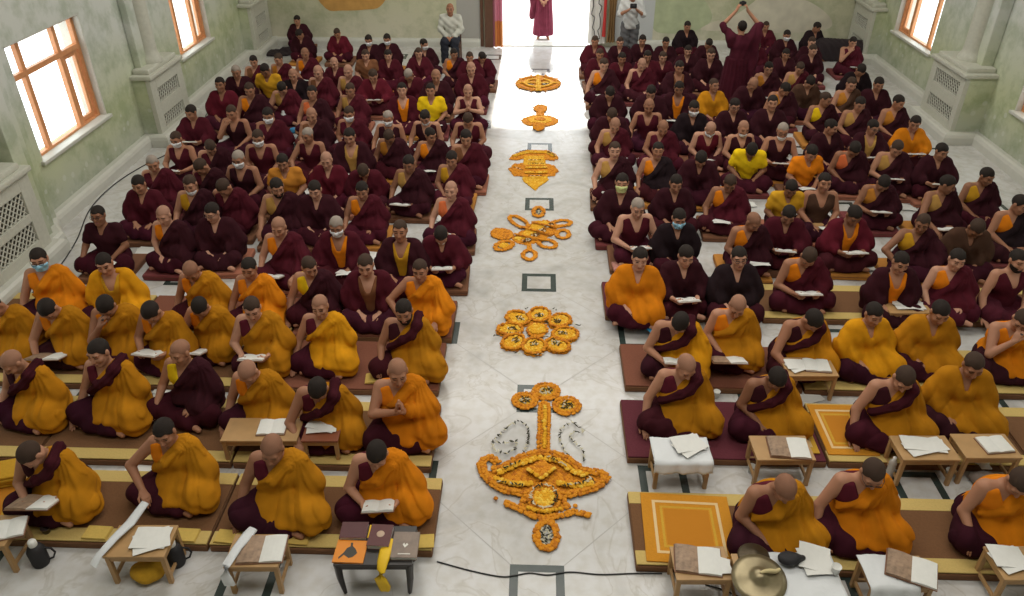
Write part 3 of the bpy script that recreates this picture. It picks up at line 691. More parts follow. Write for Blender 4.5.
# x y of the head in the photograph, hair, dress, robe, vest, right+left arm, nod, turn, marks
#  hair b bare s shaven g grey n brown k dark l long | dress z one shoulder o open c closed v vest s shirt
#  marks: F robe spread over lap  G spectacles  w u x masks  j mask under chin  B beard  p papers before  h booklet in hands  P picture book in hands  S dark skin  L light skin
ROWS = {
('L', 1): ['31 454 n z G d book,book 45 -20 FP', '164.5 432 k z G o out,knee 15 5 F', '272 449 s z G m floor,lap 22 0 F', '377 454 k z O m book,book 32 -5 Fh'],
('L', 2): ['12 362 s z G d knee,lap 28 -15 F', '98.5 352 k z G m floor,lap 6 -5 F', '180 352 s z D b knee,lap 10 -15 -', '248 372 s z G o floor,lap 40 0 F', '318 389 k z G m reach,lap 48 -5 F', '397.7 372 s z O o pray,pray 12 5 F'],
('L', 3): ['-7 306 k z G o reach,lap 40 0 Fp', '48 309 k z G o reach,lap 45 0 FP', '106 306 k z G o chin,lap 42 0 F', '151 312 k z G o book,book 42 0 Fh', '200 307 k z G o reach,lap 42 5 Fh', '252 308 n z G m book,book 18 10 FhL', '320 306 s z Y m floor,lap 6 0 F', '404 311 k z G d knee,lap 12 0 FB'],
('L', 4): ['39 259 k z O o floor,lap 6 10 FGu', '104.4 263.5 k o Y y lap,lap 10 5 F', '191 271 s z G o floor,lap 38 10 F', '249 268 k z O o floor,lap 10 5 F', '309.4 266.5 n z D b floor,lap 22 30 -', '365.6 265 n o M n lap,lap 12 0 L', '420 269.7 n z O o out,reach 6 0 Fp'],
('L', 5): ['98 215 k s D d knee,lap 6 0 GS', '163.6 215 s z D o lap,lap 8 0 L', '212 212 k c D m lap,lap 14 -15 GL', '278.7 227 s z M o knee,reach 12 0 h', '336.5 226 g o M o knee,lap 18 0 w', '400 230 n o D y lap,lap 4 0 -', '441 235 k c M m book,book 42 0 jh'],
('L', 6): ['138.6 184 k c M d lap,lap 10 0 p', '190 184 n z D y knee,lap 15 0 j', '223.7 187 n z M m lap,lap 38 -20 -', '277 187 k z D t knee,lap 8 25 B', '314.7 189.5 k c D m lap,lap 20 0 L', '362 190 k z M o knee,lap 12 0 p', '451 190 s z M c knee,lap 4 0 L'],
('L', 7): ['152.6 163.4 g z M m lap,lap 10 15 p', '201 166.5 n z D m lap,lap 48 -15 -', '238.4 158.8 g v D d knee,lap 10 0 wp', '282.6 162 k s D a lap,lap 12 0 -', '326.4 160 s c R m lap,lap 12 10 L', '363.4 171 n c M m lap,lap 55 0 -', '408.7 163.4 k z D t knee,lap 8 0 hS', '451.7 158.8 k z M y lap,lap 15 0 p'],
('L', 8): ['176 139 n v M m book,book 15 0 wh', '210.5 147 n z D m lap,lap 50 25 -', '258 137.6 n v M m lap,lap 12 0 wp', '307.6 135 g v M m reach,lap 15 -15 p', '349.5 136 k o D t lap,lap 8 0 -', '389 136.5 n z D a knee,lap 40 0 S', '430.6 135 k z D o floor,lap 8 40 -', '466 137.6 k z M n lap,lap 8 0 -'],
('L', 9): ['191 112 k c M m book,book 15 -15 h', '231.5 112.4 n v D d chin,lap 10 0 -', '268 115 k z M m lap,lap 8 0 w', '311.5 115 s z D n lap,lap 20 0 p', '349 113.5 n z M m lap,lap 12 0 w', '388 118 g v D d knee,lap 15 0 w', '425 117 k v D d knee,lap 26 0 j', '468 119.6 n v M m knee,lap 46 0 -'],
('L', 10): ['220 84 k c R m lap,lap 6 -10 S', '249.5 89.5 n z D o knee,lap 8 0 -', '282 88 k z M t reach,lap 46 0 p', '312 92.5 k z D c knee,lap 6 0 -', '350 89.5 n z M t knee,lap 20 0 -', '402 89.5 k o M o lap,lap 4 0 L', '430.6 90 k s D b lap,lap 4 0 -', '468 91 s v M m pray,pray 20 0 L'],
('L', 11): ['236 71.5 g c D m lap,lap 10 10 -', '265 70 k s D y lap,lap 30 0 S', '293 75 s c K d lap,lap 10 -10 -', '318 72 s z M n lap,lap 10 0 L', '348 71 s z M t lap,lap 8 0 L', '373 75.5 n c R m book,book 25 0 h', '408.5 75 g c M m lap,lap 45 0 -', '436 76 s c D m lap,lap 10 0 -', '471 68.5 s c M m lap,lap 8 0 L'],
('L', 12): ['253.5 61 k z M n lap,lap 20 0 -', '278.5 59 n z M a lap,lap 20 -15 -', '305 53.5 s z M o lap,lap 15 0 -', '334 63 s c M m lap,lap 10 0 L', '365.5 55 n s M n lap,lap 10 0 L', '388 55 k c M m lap,lap 15 0 L', '418.6 53 n c M m lap,lap 8 0 L', '454 53.6 k z D o lap,lap 12 20 -', '469.7 57 n c M m lap,lap 8 0 -', '482 57 k c M m lap,lap 42 40 -'],
('L', 13): ['297 20 k c D m lap,lap 15 -15 -', '299.5 34 k c D m lap,lap 42 -15 p', '337 33 n c R m lap,lap 26 0 -', '368.5 40 k c D m lap,lap 10 0 w', '387 39 k c D m lap,lap 15 0 w', '424 44 k c D m lap,lap 12 40 w'],
('R', 1): ['784.6 488 s z G m lap,lap 42 0 F', '872.6 473 n z O m floor,lap 28 -5 FG', '1019.6 482 n z O o knee,lap 36 -15 F'],
('R', 2): ['686 366.5 s z G m floor,lap 28 15 F', '776.7 378.5 k z G d lap,lap 42 0 FS', '904 378.5 n z G d floor,lap 35 -10 F', '973.6 365 n c G d lap,lap 22 0 F'],
('R', 3): ['680 322.7 k z Y d book,book 50 -20 Fh', '737.5 306 s z G o lap,lap 30 -10 FP', '813 320 k z G d reach,lap 46 15 Fp', '874 313.6 k c Y d lap,lap 16 0 Fp', '940 312 k c G d lap,lap 20 0 Fp', '1022 320 n z O o chin,lap 30 -25 F'],
('R', 4): ['640 258 k c O o lap,lap 6 0 FL', '686 255.6 k c D m book,book 15 0 hL', '739 257 k c K d lap,lap 4 0 GL', '808.7 257 n z M o book,book 42 -15 h', '900.7 262 k o D o lap,lap 15 0 -', '957 259 k z M o knee,lap 10 0 L', '1018 260 k v M m floor,lap 6 0 B'],
('R', 5): ['637.7 207.5 g v M m book,book 20 0 hL', '679 218 k c K y lap,lap 10 0 u', '753.4 221.6 s z D o lap,lap 30 20 -', '788.6 214.5 k c M m book,book 25 0 h', '854 215 k o R o book,book 25 0 hS', '922.6 223 n z D y out,reach 20 -15 S', '976.5 228 n c B n lap,lap 46 0 S', '1020 204 k z K o lap,lap 10 15 -'],
('R', 6): ['622 182.5 k c D m lap,lap 4 0 x', '676 183 k c D m lap,lap 16 0 -', '730 183 n z M o knee,lap 26 0 S', '791 188 k s D y lap,lap 25 0 S', '824.5 182 k v B n lap,lap 6 0 -', '883.5 183 k z D a book,book 42 0 hS', '947.6 184 k z D t reach,lap 20 35 hS', '986.7 176 k z D y lap,lap 15 20 S'],
('R', 7): ['614.7 150 n z D t knee,lap 4 0 L', '658 150 k z K o knee,lap 6 0 -', '701 158.7 k c D m lap,lap 40 0 -', '751.6 150 k s D b lap,lap 55 0 S', '811.6 152.5 k s D o lap,lap 25 10 -', '854.5 149 k z D c lap,lap 40 0 S', '897 148 n z D t book,book 30 0 h', '941.6 151 k c D m book,book 20 15 h'],
('R', 8): ['615 125 s z M t knee,lap 30 0 -', '663 127.5 s z M m lap,lap 30 0 -', '710.5 129 s v R m lap,lap 40 0 wL', '743.6 128 s v D d lap,lap 20 0 jp', '782.7 130.6 g v D d book,book 20 0 jhG', '831 126.7 k c D m lap,lap 20 35 -', '873 127 k o D t book,book 15 20 hG', '915 123 k c O o book,book 20 -15 h'],
('R', 9): ['612 115 n c D m lap,lap 50 0 -', '649 106 s v M m knee,lap 15 0 p', '694 108 k c K d lap,lap 10 0 wp', '734.7 105.5 k c D m lap,lap 20 0 G', '772.5 102.5 k c D m lap,lap 6 0 -', '825.6 99 n z D b lap,lap 15 40 -', '860 104 k z D t lap,lap 15 0 p', '898.6 102 k z D a lap,lap 15 15 -'],
('R', 10): ['610 93 k c D m lap,lap 50 0 -', '651 92 k c D m lap,lap 35 0 -', '679 88 k o D o lap,lap 10 0 S', '714 85 n c G o lap,lap 6 15 -', '753 84 s c D m lap,lap 40 0 -', '785 89 k z D a lap,lap 50 30 -', '810 82 k c B n lap,lap 50 0 -', '851.4 84 n z B a lap,lap 20 0 -', '878.7 84 k c D m lap,lap 10 0 -'],
('R', 11): ['604 64.5 n z D o floor,lap 15 0 L', '642 64.5 s z M m knee,lap 25 0 Lp', '679.5 67 k o D n lap,lap 10 0 -', '711 54 n c D m lap,lap 8 0 L', '768.6 68 k z D a lap,lap 15 0 -', '800 68 n z M t lap,lap 30 0 -', '861 70 k c K d lap,lap 50 0 -'],
('R', 12): ['600 54 n c M m lap,lap 8 0 -', '622 58 k c M m lap,lap 20 0 -', '647.5 56 k c M m lap,lap 8 0 -', '663 57 n c M m lap,lap 8 0 L', '688 50.5 k c D m lap,lap 8 0 L', '757 46 n c M m lap,lap 50 0 -', '786 54 k c D m lap,lap 10 0 p', '813 50 n c D m lap,lap 10 20 L', '853 42 k z M m chin,lap 12 0 -'],
('R', 13): ['595 41 n c M m lap,lap 10 0 -', '620 42 n c D m lap,lap 10 0 L', '642.5 40 k c D m lap,lap 10 0 -', '666 42 k c D m lap,lap 10 0 -', '687.5 26 k c K d lap,lap 15 0 -', '709 43.5 k c D m lap,lap 50 0 -', '766 26 n c M m lap,lap 12 0 -', '787 35 k c D m lap,lap 20 0 w', '812 42 n c D m lap,lap 10 0 L', '817 27 k c K d lap,lap 30 40 -'],
}
M_PAGE = simple('page', (.72, .72, .68), .8, vary=.06, bscale=30)
M_COVER = simple('book_cover', (.20, .09, .045), .6, vary=.3, bscale=14)
M_PICT = simple('printed_picture_page', (.30, .20, .13), .6, vary=.7, bscale=26)
M_MAT = {'maroon': simple('maroon_mat_cloth', (.17, .035, .035), .95, bump=.2, bscale=80, vary=.15), 'brown': simple('brown_mat_cloth', (.18, .075, .035), .95, bump=.2, bscale=80, vary=.15),
         'orange': simple('orange_mat_cloth', (.46, .19, .03), .95, bump=.2, bscale=80, vary=.15), 'salmon': simple('salmon_mat_cloth', (.36, .13, .075), .95, bump=.2, bscale=80, vary=.15)}
M_MATS = simple('mat_piping', (.09, .035, .018), .9)
def cushion_mesh(col):
    def f():
        m = MB(); m.box((0, 0, .04), (.62, .66, .08), 0, .022); m.tube([(-.3, -.32, .045), (.3, -.32, .045)], .012, 6, 1); m.tube([(-.3, .32, .045), (.3, .32, .045)], .012, 6, 1)
        m.tube([(-.30, -.32, .045), (-.30, .32, .045)], .012, 6, 1); m.tube([(.30, -.32, .045), (.30, .32, .045)], .012, 6, 1)
        return m.mesh('floor_cushion', [M_MAT[col], M_MATS])
    return cached(('cushion', col), f)
def booklet_meshes(kind):
    """open book: two curved leaves blocks on a cover"""
    def f():
        W, H = (.165, .24) if kind == 'P' else (.12, .19)
        pg = MB()
        for s in (-1, 1):
            n = 6; top = []
            for i in range(n+1):
                t = i/n; top.append((s*t*W, .012+.014*math.sin(t*PI*.8)*(1-t*.4)))
            for y in (0,):
                V = [(x, -H/2, z) for x, z in top]+[(x, H/2, z) for x, z in top]+[(x, -H/2, .003) for x, z in top]+[(x, H/2, .003) for x, z in top]
                k = n+1; F = []
                for i in range(n):
                    a = (i, i+1, k+i+1, k+i); F.append(a if s > 0 else a[::-1]); b = (2*k+i, 3*k+i, 3*k+i+1, 2*k+i+1); F.append(b)
                    F += [(i, 2*k+i, 2*k+i+1, i+1), (k+i, k+i+1, 3*k+i+1, 3*k+i)]
                F.append((n, k+n, 3*k+n, 2*k+n)); pg.add(V, F, 1 if kind == 'P' and s > 0 else 0)
        cv = MB(); cv.box((0, 0, 0), (2*W+.016, H+.014, .006), 0, .002)
        return pg.mesh('leaves', [M_PAGE, M_PICT]), cv.mesh('cover', M_COVER)
    return cached(('bk', kind), f)
def booklet(M, label, kind='h', group='open prayer books'):
    pg, cv = booklet_meshes(kind)
    e = empty('open_book', (0, 0, 0), 0, label, 'book', group); e.matrix_world = M
    meshobj('leaves', pg, e); meshobj('cover', cv, e); return e
def sheet_mesh(w, h, n):
    def f():
        m = MB(); rnd = random.Random(n)
        for i in range(n):
            a = math.radians(rnd.uniform(-12, 12)); o = Matrix.Translation((rnd.uniform(-.03, .03), rnd.uniform(-.02, .02), .003+.004*i)) @ Matrix.Rotation(a, 4, 'Z')
            k = 6; V = []
            for z in (0, .0025):
                for y in (-h/2, h/2):
                    for j in range(k+1): V.append((-w/2+w*j/k, y, z+.006*math.sin(j/k*PI+i)+.006))
            q = k+1; F = []
            for j in range(k):
                F += [(j, q+j, q+j+1, j+1), (2*q+j, 2*q+j+1, 3*q+j+1, 3*q+j), (j, j+1, 2*q+j+1, 2*q+j), (q+j, 3*q+j, 3*q+j+1, q+j+1)]
            F += [(0, 2*q, 3*q, q), (k, q+k, 3*q+k, 2*q+k)]
            m.add(V, F, 0, False, o)
        return m.mesh('paper_sheets', M_PAGE)
    return cached(('sheet', w, h, n), f)
def sheets(loc, rz, label, w=.27, h=.17, n=2, tilt=0.):
    o = meshobj('paper_sheets', sheet_mesh(w, h, n)); o.location = loc; o.rotation_euler = (tilt, 0, rz)
    return tag(o, label, 'paper', 'loose prayer sheets')
ADJ = {'s': 'shaven', 'g': 'greying', 'n': 'cropped', 'k': 'black-haired', 'b': 'bald', 'l': 'long-haired'}
def clothing(style, robe, vest, full):
    r, v = CNAME[robe], VNAME[vest]
    if style == 'v': return 'sleeveless %s vest' % r
    if style == 's': return '%s short-sleeved shirt' % (r if vest == 'd' else v)
    if robe in 'GOY':
        return ('%s one-shoulder robe' if style == 'z' else 'full %s robe') % r
    if style == 'z': return '%s shawl over %s vest' % (r, v)
    if style == 'o': return 'open %s shawl, %s vest' % (r, v)
    return 'wrapped %s robe' % r
def frontmat(row): return row <= 4
PLACED = []
for (side, row), lst in ROWS.items():
    ents = []
    for i, ln in enumerate(lst):
        t = ln.split(); ents.append((abs(float(t[0])-540), i, t))
    order = {i: k+1 for k, (_, i, _) in enumerate(sorted(ents))}
    sname = 'left' if side == 'L' else 'right'
    where = '%s row %s of aisle' % (ORD[row] if row > 1 else 'front', sname)
    for _, i, t in ents:
        px, py = float(t[0]), float(t[1]); hair, style, robe, vest = t[2:6]; ra, la = t[6].split(','); nod, turn = float(t[7]), float(t[8]); mk = t[9]
        rnd = random.Random((1000 if side == "L" else 0)+row*40+i)
        near = row <= 2; lod = 0 if near else (1 if row <= 7 else 2)
        if not near:
            nod = 15*round(nod/15) if row > 4 else nod; turn = 20*round(turn/20) if row > 4 else turn
        lean = 3+.24*max(nod, 0) if row > 4 else 3+.26*max(nod, 0)+rnd.uniform(-2, 2)
        seed = rnd.choice((0, 1, 2)) if row > 3 else rnd.uniform(0, 6)
        full = 'F' in mk
        xs_ = sorted(at(float(e_[2][0]), float(e_[2][1]), .8).x for e_ in ents); me_ = at(px, py, .8).x
        gap = min([abs(x_-me_) for x_ in xs_ if abs(x_-me_) > .01]+[.7])
        kx = min(.29 if row <= 4 else .265, max(.17, .03*round((gap*.5-.085)/.03)))
        pose = dict(lean=round(lean, 1), hp=nod, hy=turn, ra=ra, la=la, kx=kx)
        if row <= 4: pose['hr'] = round(rnd.uniform(-5, 5), 1); pose['side'] = round(rnd.uniform(-2, 2), 1)
        mask = next((c for c in mk if c in 'wuxj'), '')
        ms = person_meshes(pose, style, full, seed, lod, hair, mask, 'G' in mk, 'B' in mk, style == 'z' and robe in 'GOY' and vest in 'md' and row <= 4 and t[0] not in ('272', '784.6', '872.6', '320', '252', '377'))
        J = ms['J']; z0 = .085
        ry = rnd.uniform(-9, 9)+turn*.25; sc = rnd.uniform(.97, 1.04) if row < 12 else rnd.uniform(.88, .95)
        h = z0+J['hc'][2]*sc; W = at(px, py, h)
        off = Matrix.Rotation(math.radians(ry), 3, 'Z') @ Vector((J['hc'][0]*sc, J['hc'][1]*sc, 0))
        loc = Vector((W.x-off.x, W.y-off.y, z0))
        k = order[i]; adj = 'masked' if mask and mask != 'j' else ('bearded' if 'B' in mk else ('bespectacled' if 'G' in mk else ADJ[hair]))
        place = '%s row %s, %s from aisle' % (ORD[row] if row > 1 else 'front', sname, ORD[k])
        act = ' praying' if ra == 'pray' else ''
        lab = '%s monk%s in %s, %s' % (adj, act, clothing(style, robe, vest, full), place)
        e = empty('person', loc, math.radians(ry), lab, 'person', 'seated congregation'); e.scale = (sc,)*3
        sk = SKINS[3] if 'S' in mk else (SKINS[5] if 'L' in mk else rnd.choice((SKINS[0], SKINS[1], SKINS[2], SKINS[4])))
        jit = rnd.uniform(.88, 1.12)
        hc = {'k': (.024, .018, .015), 'n': (.055, .034, .024), 's': tuple(.72*c+.012 for c in sk), 'g': (.30, .25, .21), 'l': (.016, .012, .01), 'b': sk}[hair]
        cols = {'body': sk, 'hair': hc, 'beard': (.02, .014, .012), 'vest': VCOL[vest] if style in 'zoc' else COL[robe], 'shirt': COL[robe] if vest == 'd' else VCOL[vest],
                'shawl': tuple(c*jit for c in COL[robe]), 'skirt': tuple(c*rnd.uniform(.8, 1.15) for c in ((.042, .008, .014) if robe in 'GOYKDB' else (.058, .010, .018))),
                'sash': (.050, .009, .014), 'face_mask': {'w': (.74, .75, .76), 'j': (.74, .75, .76), 'u': (.30, .58, .75), 'x': (.62, .68, .30)}.get(mask, (1, 1, 1))}
        names = {'body': 'body', 'hair': 'hair', 'shawl': 'robe' if robe in 'GOY' else 'shawl', 'glasses': 'spectacles'}
        for part, me in ms.items():
            if part == 'J': continue
            o = meshobj(names.get(part, part), me, e, color=cols.get(part, (.02, .02, .02)))
            if part == 'shawl' and row <= 4 and robe in 'GOY': o['label'] = CNAME[robe]+' draped robe'
        PLACED.append((side, row, k, loc, ry, place))
        Mp = Matrix.Translation(loc) @ Matrix.Rotation(math.radians(ry), 4, 'Z') @ Matrix.Scale(sc, 4)
        if 'h' in mk or 'P' in mk:
            kind = 'P' if 'P' in mk else 'h'
            c = V3(0, -.375, .275) if ra == 'book' else V3(-.06, -.42, .20)
            Mb = Mp @ Matrix.Translation(c) @ Matrix.Rotation(math.radians(-14+(-8)), 4, 'X') @ Matrix.Rotation(PI, 4, 'Z')
            booklet(Mb, 'open %s held by monk in %s, %s' % ('picture book' if kind == 'P' else 'book', where.replace(' of aisle', ' block'), ORD[k]+' from aisle'), kind)
        if 'p' in mk:
            q = Mp @ Vector((rnd.uniform(-.1, .1), -.50, 0))
            sheets((q.x, q.y, .004), math.radians(ry+rnd.uniform(-15, 15)), 'white sheets lying before monk in %s, %s from aisle' % (where.replace(' of aisle', ' block'), ORD[k]), n=rnd.choice((2, 3)))
        elif row > 4 and 'h' not in mk and 'P' not in mk and style not in 'c' and i % 2 == 0:
            Ms = Mp @ Matrix.Translation((rnd.choice((-.07, .07)), -.335, .175)) @ Matrix.Rotation(math.radians(-12), 4, 'X') @ Matrix.Rotation(rnd.uniform(-.3, .3), 4, 'Z')
            o = sheets((0, 0, 0), 0, 'white sheets on lap of monk in %s, %s from aisle' % (where.replace(' of aisle', ' block'), ORD[k]), .22, .13, 2); o.matrix_world = Ms
        if row > 4:
            cc = rnd.choice(('maroon', 'brown', 'salmon', 'maroon', 'orange', 'brown'))
            o = meshobj('floor_cushion', cushion_mesh(cc)); q = Mp @ Vector((0, -.08, 0)); o.location = (q.x, q.y, 0); o.rotation_euler = (0, 0, rnd.uniform(-.04, .04))
            tag(o, '%s cushion under monk in %s, %s from aisle' % (cc, where, ORD[k]), 'cushion', 'floor cushions')
# ------------------------------------------------------------------ sitting mats of the front rows
M_CARP = {'brown': simple('brown_carpet', (.155, .070, .026), .95, bump=.25, bscale=70, vary=.18), 'maroon': simple('maroon_carpet', (.105, .016, .026), .95, bump=.25, bscale=70, vary=.18), 'rust': simple('rust_carpet', (.19, .065, .035), .95, bump=.25, bscale=70, vary=.18)}
M_BORD = simple('yellow_mat_border', (.55, .40, .13), .9, bump=.2, bscale=60, vary=.12)
M_EDGE = simple('brown_mat_side', (.17, .075, .028), .8, vary=.2, bscale=12)
def runner(x0, x1, y0, y1, col, label, bands=(1, 1), end=0):
    t = empty('sitting_mat', ((x0+x1)/2, (y0+y1)/2, 0), 0, label, 'mat', 'sitting mats of the front rows')
    W, D = abs(x1-x0), y1-y0
    m = MB(); m.box((0, 0, .031), (W, D, .062), 0, .012); m.build('mat_core', M_EDGE, t)
    m = MB(); m.box((0, 0, .070), (W-.01, D-.02, .018), 0, .006); top_ = m.build('carpet_top', M_CARP[col], t)
    for s, on in ((-1, bands[0]), (1, bands[1])):
        if on: m = MB(); m.box((0, s*(D/2-.075), .073), (W-.004, .13, .020), 0, .006); m.build('border_strip', M_BORD, top_)
    if end: m = MB(); m.box((end*(W/2-.05), 0, .0725), (.10, D-.27, .019), 0, .006); m.build('border_strip', M_BORD, t)
    return t
for side, sg in (('left', -1), ('right', 1)):
    yy = [(3.98, 4.76), (4.88, 5.74), (5.92, 6.74), (6.82, 7.58)] if sg < 0 else [(3.90, 4.66), (5.06, 5.86), (6.06, 6.78), (7.32, 8.06)]
    for r, (a, b) in enumerate(yy):
        e = (.72, .84, .89, .85)[r] if sg < 0 else (.86, .90, .97, .86)[r]
        xs = [e, e+1.78, e+3.56, e+5.30 if sg < 0 else e+5.9]
        for k in range(3):
            col = (('brown', 'brown', 'brown'), ('brown', 'brown', 'brown'), ('rust', 'brown', 'brown'), ('rust', 'rust', 'brown'))[r][k] if sg < 0 else (('brown', 'brown', 'brown'), ('maroon', 'brown', 'brown'), ('rust', 'brown', 'brown'), ('maroon', 'brown', 'brown'))[r][k]
            lab = '%s sitting mat, yellow edged, %s row %s of aisle, %s' % (col, ('front', 'second', 'third', 'fourth')[r], side, ('beside the aisle', 'middle one', 'by the wall')[k])
            x0, x1 = sorted((sg*xs[k], sg*(xs[k+1]-.02)))
            bands = (1, 1) if col == 'brown' else ((1, 0) if k else (0, 0))
            runner(x0, x1, a, b, col, lab, bands, 0)
M_RUG = simple('orange_wool_rug', (.56, .235, .012), .95, bump=.3, bscale=60, vary=.1)
M_RUGY = simple('yellow_wool_rug', (.58, .33, .03), .95, bump=.3, bscale=60, vary=.1)
M_CREAM = simple('cream_wool_line', (.72, .52, .26), .95, bump=.3, bscale=60)
M_RUGD = simple('deep_orange_wool', (.50, .19, .008), .95, bump=.3, bscale=60)
def rug(x, y, w, d, label, rz=0., z=.083, base=None):
    t = empty('square_rug', (x, y, z), rz, label, 'rug', 'square rugs laid on the mats')
    m = MB(); m.box((0, 0, .006), (w, d, .012), 0, .005); fl_ = m.build('rug_field', base or M_RUG, t)
    m = MB(); a, b, k = w*.36, d*.37, .024
    for cx, cy, sx, sy in ((0, b, 2*a+k, k), (0, -b, 2*a+k, k), (a, 0, k, 2*b-k), (-a, 0, k, 2*b-k)): m.box((cx, cy, .0105), (sx, sy, .006))
    m.build('cream_line', M_CREAM, fl_)
    m = MB(); a, b, k = w*.28, d*.29, .02
    for cx, cy, sx, sy in ((0, b, 2*a+k, k), (0, -b, 2*a+k, k), (a, 0, k, 2*b-k), (-a, 0, k, 2*b-k)): m.box((cx, cy, .0105), (sx, sy, .005))
    m.build('yellow_line', M_RUGY, fl_)
    m = MB(); m.box((0, 0, .0105), (w*.5, d*.52, .004)); m.build('rug_centre', M_RUGD, fl_)
rug(1.31, 4.27, .72, .70, 'empty orange square rug with cream lines, front row beside the aisle', math.radians(-2))
rug(2.42, 5.48, .40, .66, 'plain yellow rug strip between two monks, second row right of aisle', 0, .083, M_RUGY)
rug(2.92, 5.48, .46, .68, 'orange rug with cream lines left of a seated monk, second row', 0, .083)
rug(-4.45, 4.38, .60, .66, 'orange rug at the left end of the front row', math.radians(4))
M_GOLDC = simple('gold_cloth', (.50, .27, .012), .95, bump=.4, bscale=40, vary=.15)
M_YELC = simple('yellow_cloth', (.60, .42, .10), .95, bump=.3, bscale=40, vary=.1)
def folded(name, loc, w, d, h, mat, label, rz=0., cat='cloth', group=None, n=3):
    m = MB()
    for i in range(n): m.box((random.uniform(-.008, .008), random.uniform(-.008, .008), h*(i+.5)/n), (w*(1-.03*i), d*(1-.03*i), h/n*1.02), 0, h/n*.42)
    o = m.build(name, mat); o.location = loc; o.rotation_euler = (0, 0, rz); return tag(o, label, cat, group)
for (px, py, lab) in ((101, 529, 'second from the wall'), (187, 535, 'behind the black flask'), (229, 538, 'behind the picture book desk'), (296, 542, 'third along'), (424, 532, 'at the aisle end')):
    p = at(px, py, .085); folded('folded_cloth', (p.x, 4.06, .085), .20, .13, .02, M_YELC, 'small folded yellow cloth on front mat edge, '+lab, random.uniform(-.1, .1), group='folded yellow cloths', n=2)
p = at(375, 379, .08); folded('folded_cloth', (p.x, p.y, .085), .18, .16, .02, M_YELC, 'small folded yellow cloth beside gold-robed monk, third row left', .1, group='folded yellow cloths', n=2)
p = at(4, 478, .1); folded('folded_robe', (p.x, p.y, .098), .34, .26, .10, M_GOLDC, 'folded gold robe lying on the rug at the far left', .3, n=4)

# ------------------------------------------------------------------ low desks
M_DESK = simple('pale_desk_wood', (.43, .255, .105), .5, vary=.18, bscale=9)
M_RED = simple('red_brown_desk_top', (.24, .075, .035), .4, vary=.2, bscale=9)
M_BLK = simple('black_lacquer', (.022, .018, .016), .4)
DESK = {}
def desk(key, xl, xr, yt, label, h=.32, d=.30, top=None, black=False):
    A, B = at(xl, yt, h), at(xr, yt, h); w = max(.28, (B-A).length); c = (A+B)/2
    t = empty('low_desk', (c.x, c.y+d/2, 0), math.atan2((B-A).y, (B-A).x), label, 'desk', 'low reading desks')
    mt = M_BLK if black else M_DESK
    m = MB(); m.box((0, 0, h-.011), (w, d, .022), 0, .006); m.build('desk_top', top or mt, t)
    m = MB()
    for s in (-1, 1): m.box((0, s*(d/2-.022), h-.045), (w-.05, .018, .05), 0, .004); m.box((s*(w/2-.022), 0, h-.045), (.018, d-.05, .05), 0, .004)
    m.build('apron', mt, t)
    for sx in (-1, 1):
        for sy in (-1, 1):
            l = MB(); x, y = sx*(w/2-.024), sy*(d/2-.024)
            if black: l.tube([(x, y, h-.022), (x-sx*.004, y, h*.5), (x-sx*.02, y-sy*.01, 0)], [.030, .026, .016], 4)
            else: l.box((x, y, (h-.022)/2), (.034, .034, h-.022), 0, .004)
            l.build('leg', mt, t)
    if not black:
        for sx in (-1, 1): m = MB(); m.box((sx*(w/2-.024), 0, .07), (.02, d-.06, .028), 0, .003); m.build('stretcher', mt, t)
        m = MB(); m.box((0, d/2-.024, .07), (w-.06, .02, .028), 0, .003); m.build('stretcher', mt, t)
    DESK[key] = (t, w, d, h); return t
def on(key, u, v, z=0.):
    t, w, d, h = DESK[key]
    p = Matrix.Translation(t.location) @ Matrix.Rotation(t.rotation_euler.z, 4, 'Z') @ Vector((u*w/2, v*d/2, h+z)); return p
desk('La', -40, 3, 546, 'pale wooden desk cut off at the near left corner'); desk('Lb', 101, 163, 557, 'pale wooden desk with white pages before front row, beside the black flask')
desk('Lc', 222, 277, 567, 'pale wooden desk holding picture book before front row'); desk('Ld', 219, 296, 441, 'pale wooden desk with open book before second row left of aisle')
desk('Le', 300, 337, 441, 'small desk with red-brown top before second row left of aisle', top=M_RED); desk('Lf', 366, 405, 449, 'low tray-like desk before the praying monk, second row', h=.17, d=.22)
desk('Lg', 74, 98, 316, 'short wooden desk between third and fourth rows near left wall', h=.26)
desk('Ra', 655, 712, 463, 'pale desk draped with white cloth beside aisle, second row right'); desk('Rb', 757, 816, 460, 'pale desk with open book, second from aisle, second row right')
desk('Rc', 903, 961, 460, 'pale desk with white sheets, third from aisle, second row right'); desk('Rd', 966, 1023, 458, 'pale desk at right picture edge, before second row')
desk('Re', 788, 839, 376, 'pale desk with open pages before third row right of aisle'); desk('Rf', 890, 933, 313, 'pale desk with sheets before fourth row right of aisle', h=.28)
desk('Rg', 806, 830, 229, 'bare wooden stand between fifth and sixth rows right of aisle', h=.26)
desk('Rh', 676, 733, 580, 'low desk with booklet before the empty orange rug', h=.28); desk('Ri', 744, 850, 603, 'wide desk with cymbals and white cloth before front row', h=.32, d=.42)
desk('Rj', 872, 936, 588, 'pale desk with picture book and white cloth before front row', d=.28); desk('Rk', 1004, 1060, 580, 'pale desk cut off at the near right corner')
desk('Lz', 332, 411, 565, 'black lacquered side table with books before front row by aisle', h=.36, d=.36, black=True)
M_WCL = simple('white_cotton', (.70, .72, .73), .9, bump=.3, bscale=25)
